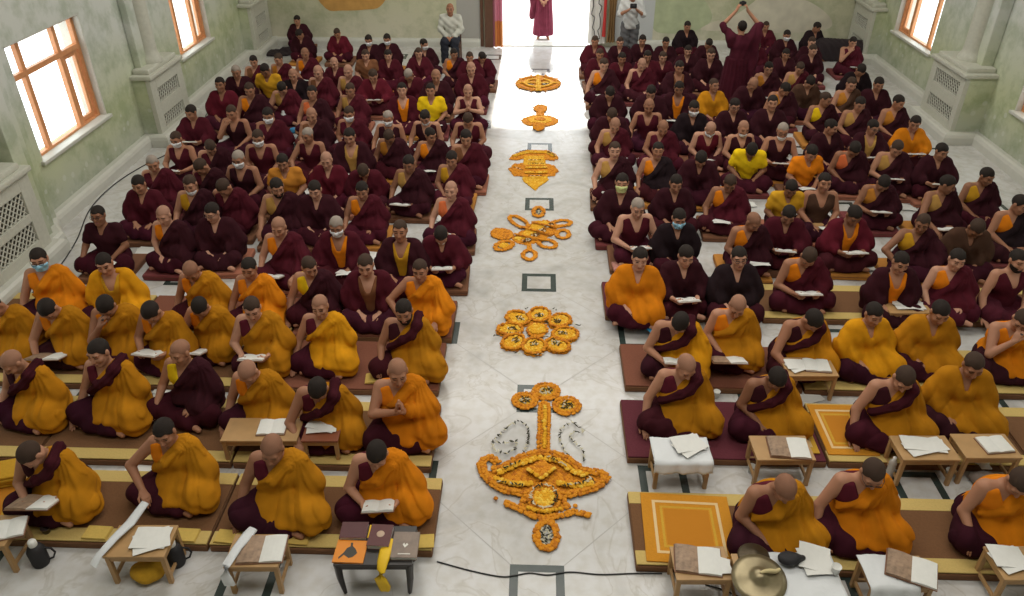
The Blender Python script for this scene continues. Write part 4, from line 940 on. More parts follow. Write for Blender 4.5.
def cloth_over(key, label, u0, u1, drop, name='white_cloth', side=0, seed=0):
    """a thin cotton sheet lying over the desk and falling over its front, with thickness and waves"""
    t, w, d, h = DESK[key]; m = MB(); nx, ny = 22, 26; x0, x1 = u0*w/2, u1*w/2; L = d+drop
    V = []
    for k in (0, 1):
        for i in range(nx+1):
            for j in range(ny+1):
                x = x0+(x1-x0)*i/nx; s = L*j/ny
                wav = math.sin(x*38+seed)+.6*math.sin(x*71+seed*2)
                if s < d: y, z = d/2-s, h+.006+.004*math.sin(x*25+s*22+seed)+.003*abs(wav)
                else: q = s-d; y, z = -d/2-.010-.016*(wav*.5+1)*min(1, q/.08), h-.0-q+.002
                if s > d-.02 and s < d+.03: z = min(z, h+.006)
                V.append((x, y-(.003*k if s >= d else 0), z+(.003*k if s < d else 0)))
    n = (nx+1)*(ny+1); F = []; g = lambda i, j: i*(ny+1)+j
    for i in range(nx):
        for j in range(ny):
            a = (g(i, j), g(i+1, j), g(i+1, j+1), g(i, j+1)); F += [a[::-1], tuple(q+n for q in a)]
    for i in range(nx): F += [(g(i, 0), g(i+1, 0), g(i+1, 0)+n, g(i, 0)+n), (g(i, ny), g(i, ny)+n, g(i+1, ny)+n, g(i+1, ny))]
    for j in range(ny): F += [(g(0, j), g(0, j)+n, g(0, j+1)+n, g(0, j+1)), (g(nx, j), g(nx, j+1), g(nx, j+1)+n, g(nx, j)+n)]
    m.add(V, F, 0, True); o = m.build(name, M_WCL); o.location = t.location; o.rotation_euler = t.rotation_euler
    return tag(o, label, 'cloth')
cloth_over('Ra', 'white cloth falling over desk front beside aisle, second row right', -1.04, 1.04, .10, seed=1)
cloth_over('Ri', 'white cloth hanging over the cymbals desk', -.35, .98, .26, seed=3); cloth_over('Rj', 'white cloth hanging over picture book desk, front row right', -1.06, .5, .20, seed=5)
def scarf(pts, w, label, mat, name='white_scarf', h=.03):
    m = MB(); n = len(pts); V = []; P = [Vector(q) for q in pts]; K = 8
    for i, q in enumerate(P):
        t = (P[min(i+1, n-1)]-P[max(i-1, 0)]).normalized(); s = t.cross(Vector((0, 0, 1))); s = s.normalized() if s.length > .2 else Vector((1, 0, 0)); u = s.cross(t).normalized()
        ww = w*(1+.18*math.sin(i*1.7))
        for k in range(K): a = 2*PI*k/K; V.append(q+s*math.cos(a)*ww/2+u*(math.sin(a)*h/2*(1+.3*math.sin(k*3+i))))
    F = [(i*K+k, i*K+(k+1) % K, (i+1)*K+(k+1) % K, (i+1)*K+k) for i in range(n-1) for k in range(K)]
    m.add(V, F, 0, True); m.add(V[:K], [tuple(range(K))]); m.add(V[-K:], [tuple(range(K))]); return tag(m.build(name, mat), label, 'scarf')
P = on('Lb', -1.05, -1.05, .025); Q = on('Lb', -.55, .9, .04); scarf([Q+Vector((.06, .16, .05)), Q, (P+Q)/2+Vector((0, 0, .01)), P, P+Vector((-.03, -.05, -.05))], .075, 'rolled white scarf across the left of the pages desk', M_WCL)
P = on('Lc', -.85, -1., .02); Q = on('Lc', -.45, .9, .02); scarf([Q+Vector((.02, .05, .0)), Q, (P+Q)/2+Vector((0, 0, .015)), P, P+Vector((-.01, -.03, -.09)), P+Vector((0, -.03, -.18))], .08, 'white scarf hanging off the picture book desk, front row left', M_WCL)
M_SCY = simple('bright_yellow_silk', (.80, .50, .01), .6, bump=.2, bscale=30)
P = on('Lz', .26, -1.0, .02); scarf([on('Lz', .36, .2, .02), on('Lz', .30, -.4, .02), P+Vector((0, .01, 0)), P+Vector((-.01, -.03, -.05)), P+Vector((-.02, -.035, -.13)), P+Vector((.0, -.035, -.21)), P+Vector((0, -.03, -.27))], .085, 'bright yellow scarf hanging over the front of black side table', M_SCY, 'yellow_scarf', .022)
def book(p, w, d, h, rz, mat, label, emblem=None, pages=True):
    t = empty('closed_book', p, rz, label, 'book', 'closed books')
    m = MB(); m.box((0, 0, h/2), (w-.008, d-.008, h-.006)); m.build('page_block', M_PAGE, t)
    m = MB(); m.box((0, 0, h-.0015), (w, d, .004), 0, .0012); m.box((0, 0, .002), (w, d, .004), 0, .0012); m.box((-w/2+.001, 0, h/2), (.004, d, h), 0, .0012); cv_ = m.build('cover', mat, t)
    if emblem: emblem(cv_, h)
    return t
def sh(n, c, **k): return simple(n, c, .5, **k)
def emb_dark(t, h):
    m = MB(); pts = [(-.01, .075), (.005, .075), (.008, .045), (.035, .02), (.055, -.015), (.03, -.05), (0, -.062), (-.04, -.035), (-.07, -.075), (-.075, -.06), (-.045, -.015), (-.03, .025), (-.008, .04)]
    n = len(pts); m.add([(x, y, h+.0008) for x, y in pts]+[(x, y, h+.0022) for x, y in pts], [tuple(range(n, 2*n))]+[(i, (i+1) % n, n+(i+1) % n, n+i) for i in range(n)]); m.build('emblem', sh('dark_emblem_ink', (.035, .03, .02)), t)
def emb_round(t, h): m = MB(); m.lathe([(0.0001, h+.002), (.028, h+.002), (.03, h+.0005)], 20, 0, (0, .01, 0)); m.build('emblem', sh('pale_gold_seal', (.50, .36, .26)), t)
def emb_mount(t, h):
    m = MB(); pts = [(-.02, 0), (0, -.03), (.022, .0), (.01, .012), (0, -.005), (-.01, .014)]; n = len(pts)
    m.add([(x, y, h+.0008) for x, y in pts]+[(x, y, h+.002) for x, y in pts], [tuple(range(n, 2*n))]+[(i, (i+1) % n, n+(i+1) % n, n+i) for i in range(n)]); m.box((0, -.085, h+.001), (.09, .008, .002)); m.build('emblem', sh('white_emblem_ink', (.7, .68, .62)), t)
book(on('Lz', -.62, -.38), .225, .20, .014, -.02, sh('orange_book_cover', (.72, .235, .008)), 'thin orange book with dark emblem on black side table', emb_dark)
book(on('Lz', -.62, .62), .20, .15, .035, .03, sh('maroon_book_cover', (.085, .02, .022)), 'plain maroon book behind the orange book on side table')
book(on('Lz', .10, .30), .165, .20, .045, -.03, sh('dark_maroon_cover', (.10, .025, .025)), 'dark maroon book with pale round emblem on side table', emb_round)
book(on('Lz', .78, -.12), .19, .235, .03, .02, sh('grey_brown_cover', (.22, .165, .13), vary=.4, bscale=16), 'grey-brown book with white emblem on black side table', emb_mount)
p = on('Lz', -.2, .55, .03); m = MB(); m.box((0, 0, .001), (.018, .12, .004)); o = m.build('bookmark', M_SCY); o.location = p; tag(o, 'narrow yellow bookmark strip beside the maroon book', 'bookmark')
def flat_book(key, u, v, rz, lab, kind='h', z=.004): 
    p = on(key, u, v, z); booklet(Matrix.Translation(p) @ Matrix.Rotation(DESK[key][0].rotation_euler.z+rz, 4, 'Z') @ Matrix.Rotation(PI, 4, 'Z'), lab, kind, 'open books on desks')
flat_book('La', .72, .0, .3, 'open white book on the desk at near left corner'); flat_book('Ld', .25, .1, .05, 'open book lying on pale desk, second row left of aisle')
flat_book('Lc', .25, 0, .05, 'open picture book on desk before front row, left of black side table', 'P'); flat_book('Rb', .2, -.1, -.1, 'open white book on second desk from aisle, second row right', 'P', .006)
flat_book('Rj', .45, 0, -.45, 'open picture book on white cloth, front row right', 'P', .022); flat_book('Rd', .3, 0, .1, 'open book on desk at right picture edge')
flat_book('Re', .3, 0, -.1, 'open book on desk before third row right of aisle'); flat_book('Rh', -.1, .1, -.15, 'open picture book before the empty orange rug', 'P')
for key, u, v, rz, lab, wh in (('Lb', .25, 0, .2, 'white pages stacked on desk beside the black flask', (.26, .20)), ('Le', -.2, .2, -.1, 'white sheet on the red-brown desk, second row left', (.26, .14)), ('Ra', .2, .2, .4, 'white sheets on the cloth-draped desk beside aisle', (.26, .2)),
        ('Rc', -.1, .1, .05, 'long white sheets on third desk from aisle, second row right', (.36, .17)), ('Rf', 0, .1, -.2, 'white sheets on desk before fourth row right of aisle', (.32, .18)), ('Ri', .55, .65, -.15, 'white page on cymbals desk beside black pouch', (.22, .24)),
        ('Rk', -.5, .2, .1, 'white pages on the desk at near right corner', (.24, .2)), ('Rh', .55, -.2, -.1, 'white card beside picture book, before empty orange rug', (.14, .12)), ('Lf', 0, 0, .1, 'folded sheet on low desk before the praying monk', (.2, .1)), ('Re', -.6, 0, .2, 'white sheets at left of desk, third row right', (.2, .16))):
    sheets(tuple(on(key, u, v, .024 if key in ('Ra', 'Ri', 'Rj') else .003)), DESK[key][0].rotation_euler.z+rz, lab, wh[0], wh[1], 2)
for px, py, rz, lab in ((262, 549, 0, 'white sheet on mat behind picture book desk, front row left'), (313, 432, .4, 'white sheet on floor between first two rows left of aisle'), (140, 466, -.3, 'white sheet on floor behind front row, near left wall'), (165, 392, .0, 'white sheets on floor behind shaven monk, second row left'), (655, 365, .1, 'white sheet on mat edge beside aisle, third row right'), (880, 375, .2, 'white sheets at mat edge, third row right'), (1000, 390, .1, 'white sheets on floor near right edge, third row')):
    p = at(px, py, .0); sheets((p.x, p.y, .004), rz, lab, .24, .16, 2)
LOOSE = {}
for px, py, rz in ((270, 218, .2), (322, 252, 0), (232, 128, .3), (480, 165, .1), (300, 172, -.1), (395, 97, 0), (700, 236, .2), (665, 226, 0), (655, 205, .3), (745, 205, 0), (840, 165, .1), (800, 196, .4), (905, 208, -.3), (868, 232, 0), (920, 236, .2), (1000, 214, .2), (862, 268, 0), (690, 160, .2), (762, 122, 0), (730, 142, .3), (420, 176, .1), (165, 222, .2), (250, 300, .1), (380, 142, .2), (440, 216, 0)):
    p = at(px, py, .0); near = min(PLACED, key=lambda q: (q[3]-p).length); LOOSE.setdefault((near[0], near[1]), []).append((abs(p.x), p, rz))
for (sd_, rw), l_ in sorted(LOOSE.items()):
    for n_, (_, p, rz) in enumerate(sorted(l_, key=lambda q: q[0])):
        sheets((p.x, p.y, .004), rz, 'white sheets on floor among %s row %s of aisle, %s loose ones from aisle' % (ORD[rw], 'left' if sd_ == 'L' else 'right', ORD[n_+1]), .24, .16, 2)

# ------------------------------------------------------------------ cups, flasks, cymbals, bags, cable
M_CUP = simple('white_paper_cup', (.74, .74, .70), .6); M_DK = simple('dark_ceramic', (.05, .03, .025), .3); M_INK = simple('black_padded_cloth', (.015, .014, .016), .7, bump=.3, bscale=30)
def cup(px, py, lab, z=0., mat=None, r=.034, h=.075, key=None):
    p = at(px, py, z) if key is None else on(*key)
    m = MB(); m.lathe([(.0005, .003), (r*.72, .003), (r*.74, 0), (r, h), (r*1.05, h), (r*1.05, h-.003), (r*.94, h-.004), (r*.70, .008), (.0005, .008)], 18)
    o = m.build('cup', mat or M_CUP); o.location = p; return tag(o, lab, 'cup', 'drinking cups')
cup(716, 397, 'white paper cup on floor between second and third rows right'); cup(751, 472, 'white paper cup on floor between first two desks right of aisle'); cup(680, 470, 'white paper cup under the cloth-draped desk beside aisle')
cup(866, 388, 'white paper cup behind balding monk, second row right'); cup(948, 476, 'white paper cup under third desk from aisle, second row right'); cup(0, 0, 'white cup at right of the cymbals desk', key=('Ri', .9, .1, .02))
cup(47, 532, 'dark cup on front mat edge near left corner', .085, M_DK, .035, .05); cup(7, 452, 'dark cup on floor at left edge behind front row', 0, M_DK, .035, .05); cup(412, 459, 'small brown cup beside the praying monk', 0, simple('brown_clay', (.25, .13, .06), .5), .03, .05)
cup(170, 357, 'white cup between fourth and third rows near left wall')
def flask(px, py, lab):
    p = at(px, py, 0); t = empty('thermos_flask', p, .3, lab, 'flask', 'black flasks by the front mat')
    m = MB(); m.lathe([(.0005, 0), (.058, 0), (.064, .02), (.066, .15), (.05, .19), (.03, .205), (.0005, .205)], 20); sl_ = m.build('padded_sleeve', M_INK, t)
    m = MB(); m.lathe([(.028, .20), (.032, .21), (.032, .245), (.024, .258), (.0005, .26)], 18); m.build('white_cap', M_CUP, t)
    m = MB(); m.tube([(.064, 0, .16), (.10, .01, .13), (.115, .01, .08), (.095, 0, .04), (.064, 0, .03)], .008, 6); m.build('strap', M_INK, sl_)
flask(178, 563, 'black flask with white cap beside the pages desk'); flask(42, 563, 'black flask with white cap at the near left corner')
p = at(888, 477, 0); t = empty('water_bottle', p, 0, 'clear ribbed water bottle beside third desk, second row right', 'bottle')
M_BOT = simple('bottle_plastic', (.42, .40, .36), .2); m = MB(); m.lathe([(.0005, 0), (.032, 0), (.034, .01)]+[(.034-.003*(i % 2), .02+.012*i) for i in range(13)]+[(.03, .19), (.014, .215), (.0005, .215)], 18); m.build('bottle_body', M_BOT, t); m = MB(); m.lathe([(.015, .214), (.016, .235), (.0005, .236)], 14); m.build('cap', M_CUP, t)
M_BRZ = simple('dull_bronze', (.30, .25, .15), .38, .75, vary=.2, bscale=20)
p = on('Ri', -.62, -.15, .03); t = empty('cymbal', p, .4, 'large dull bronze cymbal with pale strap on white cloth', 'cymbal'); t.rotation_euler = (.12, -.10, .4)
m = MB(); m.lathe([(.0005, .075), (.02, .074), (.045, .062), (.062, .040), (.085, .026), (.15, .012), (.192, .002), (.192, -.002), (.15, .007), (.085, .020), (.055, .036), (.0005, .068)], 40); dc_ = m.build('disc', M_BRZ, t)
M_STRAP = simple('pale_strap', (.60, .50, .26), .8); m = MB(); m.tube([(0, 0, .078), (.03, -.005, .088), (.07, -.01, .07), (.12, -.02, .045), (.16, -.01, .03)], [.010, .014, .017, .016, .012], 8); m.build('strap', M_STRAP, dc_)
p = on('Ri', -.55, .85, .005); t = empty('cymbal', p, 0, 'smaller dark cymbal half hidden behind the large one', 'cymbal'); m = MB(); m.lathe([(.0005, .05), (.02, .05), (.05, .03), (.11, .01), (.12, .004), (.12, 0), (.0005, .02)], 30); m.build('disc', simple('dark_bronze', (.08, .06, .035), .45, .6), t)
def lump(name, loc, prims, h, mat, lab, cat, lo, hi, fold=.006, rz=0., col=None):
    f = lambda p: smax(ev(prims, p)+fold*np.sin(p[:, 0]*40+p[:, 2]*25)*np.cos(p[:, 1]*33), .002-p[:, 2], .01)
    o = meshobj(name, poly(name, f, lo, hi, h, [mat]), None, loc, col); o.rotation_euler = (0, 0, rz); return tag(o, lab, cat)
lump('drawstring_pouch', on('Ri', .06, .55, .02), [('e', 0, V3(0, 0, .04), V3(.075, .06, .042)), ('c', .03, V3(.05, 0, .04), V3(.11, .02, .03), .03, .018)], .007, M_INK, 'black cloth pouch beside the cymbal on white cloth', 'pouch', (-.14, -.12, -.02), (.18, .12, .12), .004)
p = at(150, 577, 0); lump('cloth_bag', p, [('e', 0, V3(0, 0, .07), V3(.13, .10, .075)), ('c', .04, V3(.05, 0, .10), V3(.11, .02, .17), .05, .04)], .010, M_GOLDC, 'crumpled gold cloth bag under the pages desk', 'bag', (-.2, -.16, -.02), (.22, .16, .26))
p = at(986, 484, 0); lump('cloth_bag', p, [('e', 0, V3(0, 0, .05), V3(.13, .09, .055)), ('e', .03, V3(-.08, .02, .05), V3(.07, .06, .05))], .010, simple('grey_bag_cloth', (.25, .21, .18), .9), 'grey cloth bag on floor under the desk at right edge', 'bag', (-.22, -.16, -.02), (.22, .16, .16))
p = at(976, 470, 0); m = MB(); m.lathe([(.07, 0), (.072, .02), (.055, .045), (.02, .058), (.0005, .06)], 20); m.box((0, -.075, .012), (.09, .08, .01), 0, .004); o = m.build('sun_hat', M_CUP); o.location = p+Vector((0, 0, .115)); tag(o, 'white peaked hat resting on the grey cloth bag', 'hat')
M_CABLE = simple('black_rubber', (.012, .012, .012), .5)
def cable(pts, r, lab):
    P = [at(x, y, 0)+Vector((0, 0, r)) for x, y in pts]; Q = []
    for i in range(len(P)-1):
        a, b, c, d_ = P[max(i-1, 0)], P[i], P[i+1], P[min(i+2, len(P)-1)]
        for k in range(6): t = k/6; Q.append(.5*((2*b)+(c-a)*t+(2*a-5*b+4*c-d_)*t*t+(3*b-a-3*c+d_)*t**3))
    Q.append(P[-1]); m = MB(); m.tube(Q, r, 6); tag(m.build('cable', M_CABLE), lab, 'cable')
cable([(437, 562), (470, 571), (500, 577), (515, 576), (530, 573.5), (548, 575.5), (570, 572.5), (600, 575), (632, 574), (662, 574)], .006, 'thin black cable crossing the aisle floor at the front')
cable([(705, 585), (722, 590), (745, 600)], .006, 'short black cable on floor under the booklet desk'); cable([(2, 316), (24, 300), (54, 274), (76, 242), (90, 210), (113, 186), (142, 167), (172, 152), (196, 136), (208, 112), (222, 93), (238, 78)], .008, 'long black cable along the left wall skirting')

# ------------------------------------------------------------------ marigold offerings on the aisle floor
M_MO = simple('marigold_orange', (.66, .25, .004), .85); M_MD = simple('marigold_deep_orange', (.50, .165, .003), .85); M_MY = simple('marigold_yellow', (.72, .36, .008), .85); M_MY2 = simple('marigold_light_yellow', (.80, .50, .05), .85)
M_LD = simple('dark_leaf', (.035, .035, .012), .8); M_LW = simple('pale_petal', (.70, .66, .48), .8)
def floret(m, p, r, mi, rnd):
    """one marigold head: a ruffled low dome"""
    n = 7; V = []; a0 = rnd.uniform(0, 1)
    for rr, zz, st in ((1, 0, 0), (1.02, .45, .5), (.62, .85, 0)):
        for k in range(n): a = 2*PI*(k+st)/n+a0; q = rr*r*(1+rnd.uniform(-.16, .16)); V.append((p[0]+q*math.cos(a), p[1]+q*math.sin(a), p[2]+r*zz*(.8+rnd.uniform(-.12, .12))))
    V.append((p[0], p[1], p[2]+r*.78)); F = []
    for j in range(2):
        for k in range(n): F.append((j*n+k, j*n+(k+1) % n, (j+1)*n+(k+1) % n, (j+1)*n+k))
    for k in range(n): F.append((2*n+k, 2*n+(k+1) % n, 3*n))
    m.add(V, F, mi)
def sliver(m, p, r, mi, rnd):
    a = rnd.uniform(0, PI); c, s = math.cos(a), math.sin(a); L, W = r*1.25, r*.42
    V = [(p[0]+c*x-s*y, p[1]+s*x+c*y, p[2]+z) for x, y, z in ((-L, 0, .0), (0, -W, .002), (L, 0, .004), (0, W, .002), (0, 0, .010), (0, 0, -.004))]
    m.add(V, [(0, 1, 4), (1, 2, 4), (2, 3, 4), (3, 0, 4), (1, 0, 5), (2, 1, 5), (3, 2, 5), (0, 3, 5)], mi)
def inside(P, x, y):
    r = False; j = len(P)-1
    for i in range(len(P)):
        if (P[i][1] > y) != (P[j][1] > y) and x < (P[j][0]-P[i][0])*(y-P[i][1])/(P[j][1]-P[i][1])+P[i][0]: r = not r
        j = i
    return r
class Flower:
    def __init__(s, X0, Y0, k, z=1., sp=.027):
        s.X0, s.Y0, s.k, s.sp = X0, Y0, k, sp; s.parts = {}; s.rnd = random.Random(int(X0*7+Y0))
    def W(s, x, y): p = at(s.X0+x/s.k, s.Y0+y/s.k, 0); return (p.x, p.y)
    def put(s, kind, x, y, z):
        m = s.parts.setdefault(kind, MB()); r = s.sp*.72*s.rnd.uniform(.85, 1.15)
        if kind == 'leaf': sliver(m, (x, y, z+.004), r, s.rnd.choice((0, 0, 1)), s.rnd)
        else: floret(m, (x, y, z), r, s.rnd.choice((0, 0, 0, 1)), s.rnd)
    def poly(s, pts, kind='orange', h=.03, world=None):
        P = [s.W(*q) for q in pts] if world is None else world; xs = [q[0] for q in P]; ys = [q[1] for q in P]; st = s.sp
        y = min(ys); row = 0
        while y <= max(ys):
            x = min(xs)+(row % 2)*st/2
            while x <= max(xs):
                X, Y = x+s.rnd.uniform(-.2, .2)*st, y+s.rnd.uniform(-.2, .2)*st
                if inside(P, X, Y): s.put(kind, X, Y, h)
                x += st
            y += st*.87; row += 1
    def ell(s, cx, cy, rx, ry, kind='orange', h=.02, a=0.):
        c, q = math.cos(math.radians(a)), math.sin(math.radians(a))
        s.poly([(cx+rx*math.cos(t)*c-ry*math.sin(t)*q, cy+rx*math.cos(t)*q+ry*math.sin(t)*c) for t in np.linspace(0, 2*PI, 28)[:-1]], kind, h)
    def ring(s, cx, cy, rx, ry, w, kind='orange', h=.0, a=0.):
        c, q = math.cos(math.radians(a)), math.sin(math.radians(a))
        s.line([(cx+rx*math.cos(t)*c-ry*math.sin(t)*q, cy+rx*math.cos(t)*q+ry*math.sin(t)*c) for t in np.linspace(0, 2*PI, 32)], w, kind, h)
    def line(s, pts, w, kind='orange', h=0.):
        P = [Vector(s.W(*q)) for q in pts]; w = w/s.k*(P[0]-Vector(s.W(pts[0][0]+s.k, pts[0][1]))).length
        n = max(1, int(round(w/s.sp)))
        for i in range(len(P)-1):
            a, b = P[i], P[i+1]; L = (b-a).length
            if L < 1e-6: continue
            t = (b-a)/L; nn = Vector((-t.y, t.x)); m = max(1, int(round(L/s.sp)))
            for j in range(m):
                for k in range(n):
                    o = ((k+.5)/n-.5)*w; q = a+t*(L*(j+s.rnd.uniform(.1, .9))/m)+nn*(o+s.rnd.uniform(-.2, .2)*s.sp)
                    s.put(kind, q.x, q.y, h+.02*(1-(2*o/max(w, .03))**2))
    def done(s, label):
        xs = [v for m in s.parts.values() for v in m.v]; cx = sum(v[0] for v in xs)/len(xs); cy = sum(v[1] for v in xs)/len(xs)
        t = empty('marigold_offering', (cx, cy, 0), 0, label, 'flower offering', 'marigold offerings along the aisle')
        nmz = {'orange': ('orange_petal_bed', [M_MO, M_MD]), 'yellow': ('yellow_petal_bed', [M_MY, M_MY2]), 'leaf': ('leaf_scatter', [M_LD, M_LW])}
        for k, m in s.parts.items():
            m.v = [(v[0]-cx, v[1]-cy, v[2]) for v in m.v]; o = m.build(nmz[k][0], nmz[k][1], t); o['kind'] = 'stuff'
f = Flower(470, 380, 3.313)                                       # the parasol
f.line([(247, 78), (245, 160), (243, 245)], 40); f.line([(248, 95), (246, 235)], 13, 'yellow', .016)
for cx, cy, rx, ry in ((252, 42, 38, 23), (182, 72, 33, 22), (320, 90, 38, 25)): f.ring(cx, cy, rx, ry, 22); f.ell(cx, cy, rx*.72, ry*.72, 'yellow', .004); f.ell(cx, cy, rx*.55, ry*.55, 'leaf', .022)
f.poly([(60, 300), (110, 300), (165, 268), (225, 248), (285, 252), (330, 275), (372, 310), (440, 318), (445, 345), (400, 368), (320, 385), (250, 372), (180, 382), (120, 372), (75, 345)], 'orange', .0)
f.line([(92, 282), (75, 266), (52, 265), (38, 282), (45, 315), (70, 345), (115, 372), (180, 383), (250, 372), (325, 387), (400, 368), (442, 345), (452, 325), (425, 312), (372, 306), (332, 272), (282, 250), (222, 246), (162, 264), (112, 294), (70, 305)], 26, 'orange', .012)
f.line([(90, 318), (160, 288), (222, 266), (290, 276), (340, 312), (385, 326)], 20, 'yellow', .02); f.line([(80, 335), (150, 356), (210, 352)], 16, 'yellow', .02); f.line([(285, 350), (350, 362), (410, 352)], 16, 'yellow', .02)
f.poly([(190, 305), (235, 275), (282, 300), (235, 338)], 'orange', .035); f.line([(188, 308), (235, 342), (284, 304)], 14, 'yellow', .035)
for a, b in (((110, 308), (165, 284)), ((260, 268), (320, 300)), ((85, 350), (180, 366)), ((300, 368), (390, 352))): f.line([a, b], 9, 'leaf', .038)
f.ell(397, 345, 18, 14, 'leaf', .035)
f.poly([(185, 380), (210, 345), (275, 345), (305, 385), (320, 425), (250, 450), (170, 425)], 'orange', .0); f.ring(245, 398, 48, 42, 20, 'orange', .016); f.ell(245, 398, 36, 32, 'yellow', .03); f.ring(245, 400, 43, 38, 8, 'leaf', .036)
f.line([(112, 410), (160, 432), (225, 462), (295, 458), (338, 442), (402, 456)], 22, 'orange', .006); f.line([(190, 365), (168, 430)], 16); f.line([(300, 385), (328, 432)], 16); f.line([(185, 432), (240, 448), (300, 440)], 12, 'yellow', .022)
f.ring(253, 518, 34, 46, 20); f.ell(253, 518, 26, 38, 'leaf', .008); f.line([(250, 455), (252, 475)], 40)
f.line([(180, 245), (195, 200), (190, 160), (165, 140), (130, 155), (100, 185), (75, 210), (80, 240), (120, 250), (150, 235), (155, 205), (120, 215), (85, 212)], 9, 'leaf', 0.); f.line([(335, 268), (310, 235), (295, 200), (303, 165), (340, 145), (378, 178), (345, 178), (328, 190), (345, 212), (375, 238), (378, 278)], 9, 'leaf', 0.)
f.line([(85, 398), (88, 400)], 12); f.line([(345, 420), (350, 422)], 10)
f.done('orange marigold parasol design, nearest of the offerings along the aisle')
f = Flower(485, 300, 9.17)                                        # the lotus
for cx, cy, rx, ry, a in ((500, 150, 98, 64, 0), (685, 205, 100, 58, -8), (735, 330, 118, 64, 0), (665, 430, 112, 62, 12), (450, 440, 108, 72, 0), (262, 400, 108, 68, -8), (228, 285, 116, 54, 0), (305, 182, 112, 60, 10)):
    rx *= 1.08; ry *= 1.1; f.ell(cx, cy, rx, ry, 'orange', .004, a); f.ring(cx, cy, rx*.9, ry*.9, 30, 'orange', .012, a); f.ell(cx, cy, rx*.74, ry*.7, 'yellow', .02, a); f.ell(cx+(480-cx)*.1, cy+(290-cy)*.1, rx*.36, ry*.32, 'leaf', .034, a)
f.ell(480, 290, 100, 66, 'orange', .02); f.ell(480, 290, 74, 46, 'yellow', .034)
for L in ([(70, 350), (140, 350)], [(90, 245), (120, 240)], [(360, 105), (395, 95)], [(620, 100), (655, 118)], [(800, 240), (885, 262)], [(755, 480), (775, 470)], [(255, 500), (330, 520)], [(445, 525), (545, 515)], [(190, 325), (330, 325)], [(540, 210), (640, 265)], [(540, 345), (700, 420)]): f.line(L, 16, 'leaf', .012)
f.done('marigold lotus with eight rounded petals, second offering from the front of the aisle')
f = Flower(480, 200, 8.76)                                        # the endless knot
f.poly([(270, 335), (380, 270), (470, 190), (580, 180), (690, 225), (650, 300), (540, 360), (420, 400), (330, 380)], 'orange', .0); f.poly([(300, 345), (400, 285), (490, 205), (580, 195), (600, 220), (440, 320), (340, 370)], 'yellow', .014)
f.ring(512, 112, 44, 40, 34); f.ell(512, 112, 24, 24, 'leaf', .004); f.ring(340, 200, 88, 36, 36, 'orange', 0, 28); f.ell(190, 305, 100, 48, 'orange', .012, 6); f.ring(210, 408, 78, 36, 36, 'orange', 0, -14); f.ell(215, 405, 46, 20, 'yellow', .008)
f.ring(432, 490, 56, 42, 32); f.line([(430, 400), (432, 450)], 36); f.ring(590, 392, 78, 34, 36, 'orange', 0, 10); f.ring(725, 308, 55, 36, 34); f.ring(712, 212, 82, 26, 34, 'orange', 0, -4)
for cx, cy in ((610, 240), (548, 282), (482, 325), (412, 372)): f.ell(cx, cy, 40, 16, 'leaf', .03, -10)
for a, b in (((360, 260), (640, 330)), ((300, 320), (560, 375)), ((450, 215), (690, 265))): f.line([a, b], 22, 'orange', .02)
f.done('marigold endless knot with looped corners, third offering from the front')
f = Flower(500, 145, 11.9)                                        # the vase
f.poly([(100, 175), (180, 110), (330, 65), (560, 70), (670, 120), (690, 170), (620, 190), (400, 150), (180, 185)], 'orange', .004); f.line([(150, 150), (320, 100), (560, 105), (650, 150)], 50, 'yellow', .012)
f.poly([(290, 140), (520, 140), (540, 250), (280, 250)], 'yellow', .008); f.poly([(105, 290), (170, 235), (300, 220), (500, 220), (640, 250), (690, 310), (640, 370), (400, 385), (170, 370)], 'orange', .004)
f.line([(290, 350), (560, 345)], 50, 'yellow', .016); f.line([(300, 290), (560, 285)], 30, 'yellow', .014); f.poly([(270, 390), (560, 380), (570, 420), (470, 490), (420, 545), (370, 500), (280, 430)], 'yellow', .004)
for a, b in (((180, 130), (330, 90)), ((560, 110), (660, 160)), ((330, 215), (520, 215)), ((170, 300), (280, 340)), ((340, 405), (500, 405)), ((330, 255), (520, 255))): f.line([a, b], 24, 'leaf', .03)
f.done('marigold vase design with broad lip, fourth offering from the front')
f = Flower(505, 70, 9.17, sp=.03)                                 # fish and wheel
f.ell(320, 470, 165, 52, 'orange', .004); f.ell(320, 465, 110, 30, 'yellow', .014); f.ell(325, 362, 62, 34, 'orange'); f.line([(325, 385), (322, 430)], 70); f.ell(310, 530, 55, 38, 'orange'); f.ell(320, 465, 50, 14, 'orange', .03)
f.line([(250, 356), (254, 358)], 10, 'leaf'); f.done('plain orange marigold cross shape, fifth offering from the front')
f = Flower(505, 70, 9.17, sp=.03)
f.ell(305, 130, 185, 60, 'orange', 0.); f.ring(305, 130, 188, 62, 40, 'orange', .006); f.ring(305, 130, 120, 36, 26, 'yellow', .014); f.line([(305, 60), (305, 205)], 42, 'yellow', .018); f.line([(110, 130), (500, 130)], 24, 'yellow', .016); f.ell(315, 95, 40, 18, 'orange', .03)
for k in range(10): a = 2*PI*k/10; f.line([(305+200*math.cos(a), 130+68*math.sin(a)), (305+222*math.cos(a), 130+78*math.sin(a))], 14, 'orange')
for cx, cy in ((225, 148), (375, 142)): f.ell(cx, cy, 40, 10, 'leaf', .022)
f.line([(520, 140), (590, 135)], 10, 'leaf'); f.done('marigold wheel with spokes, farthest offering near the doorway')
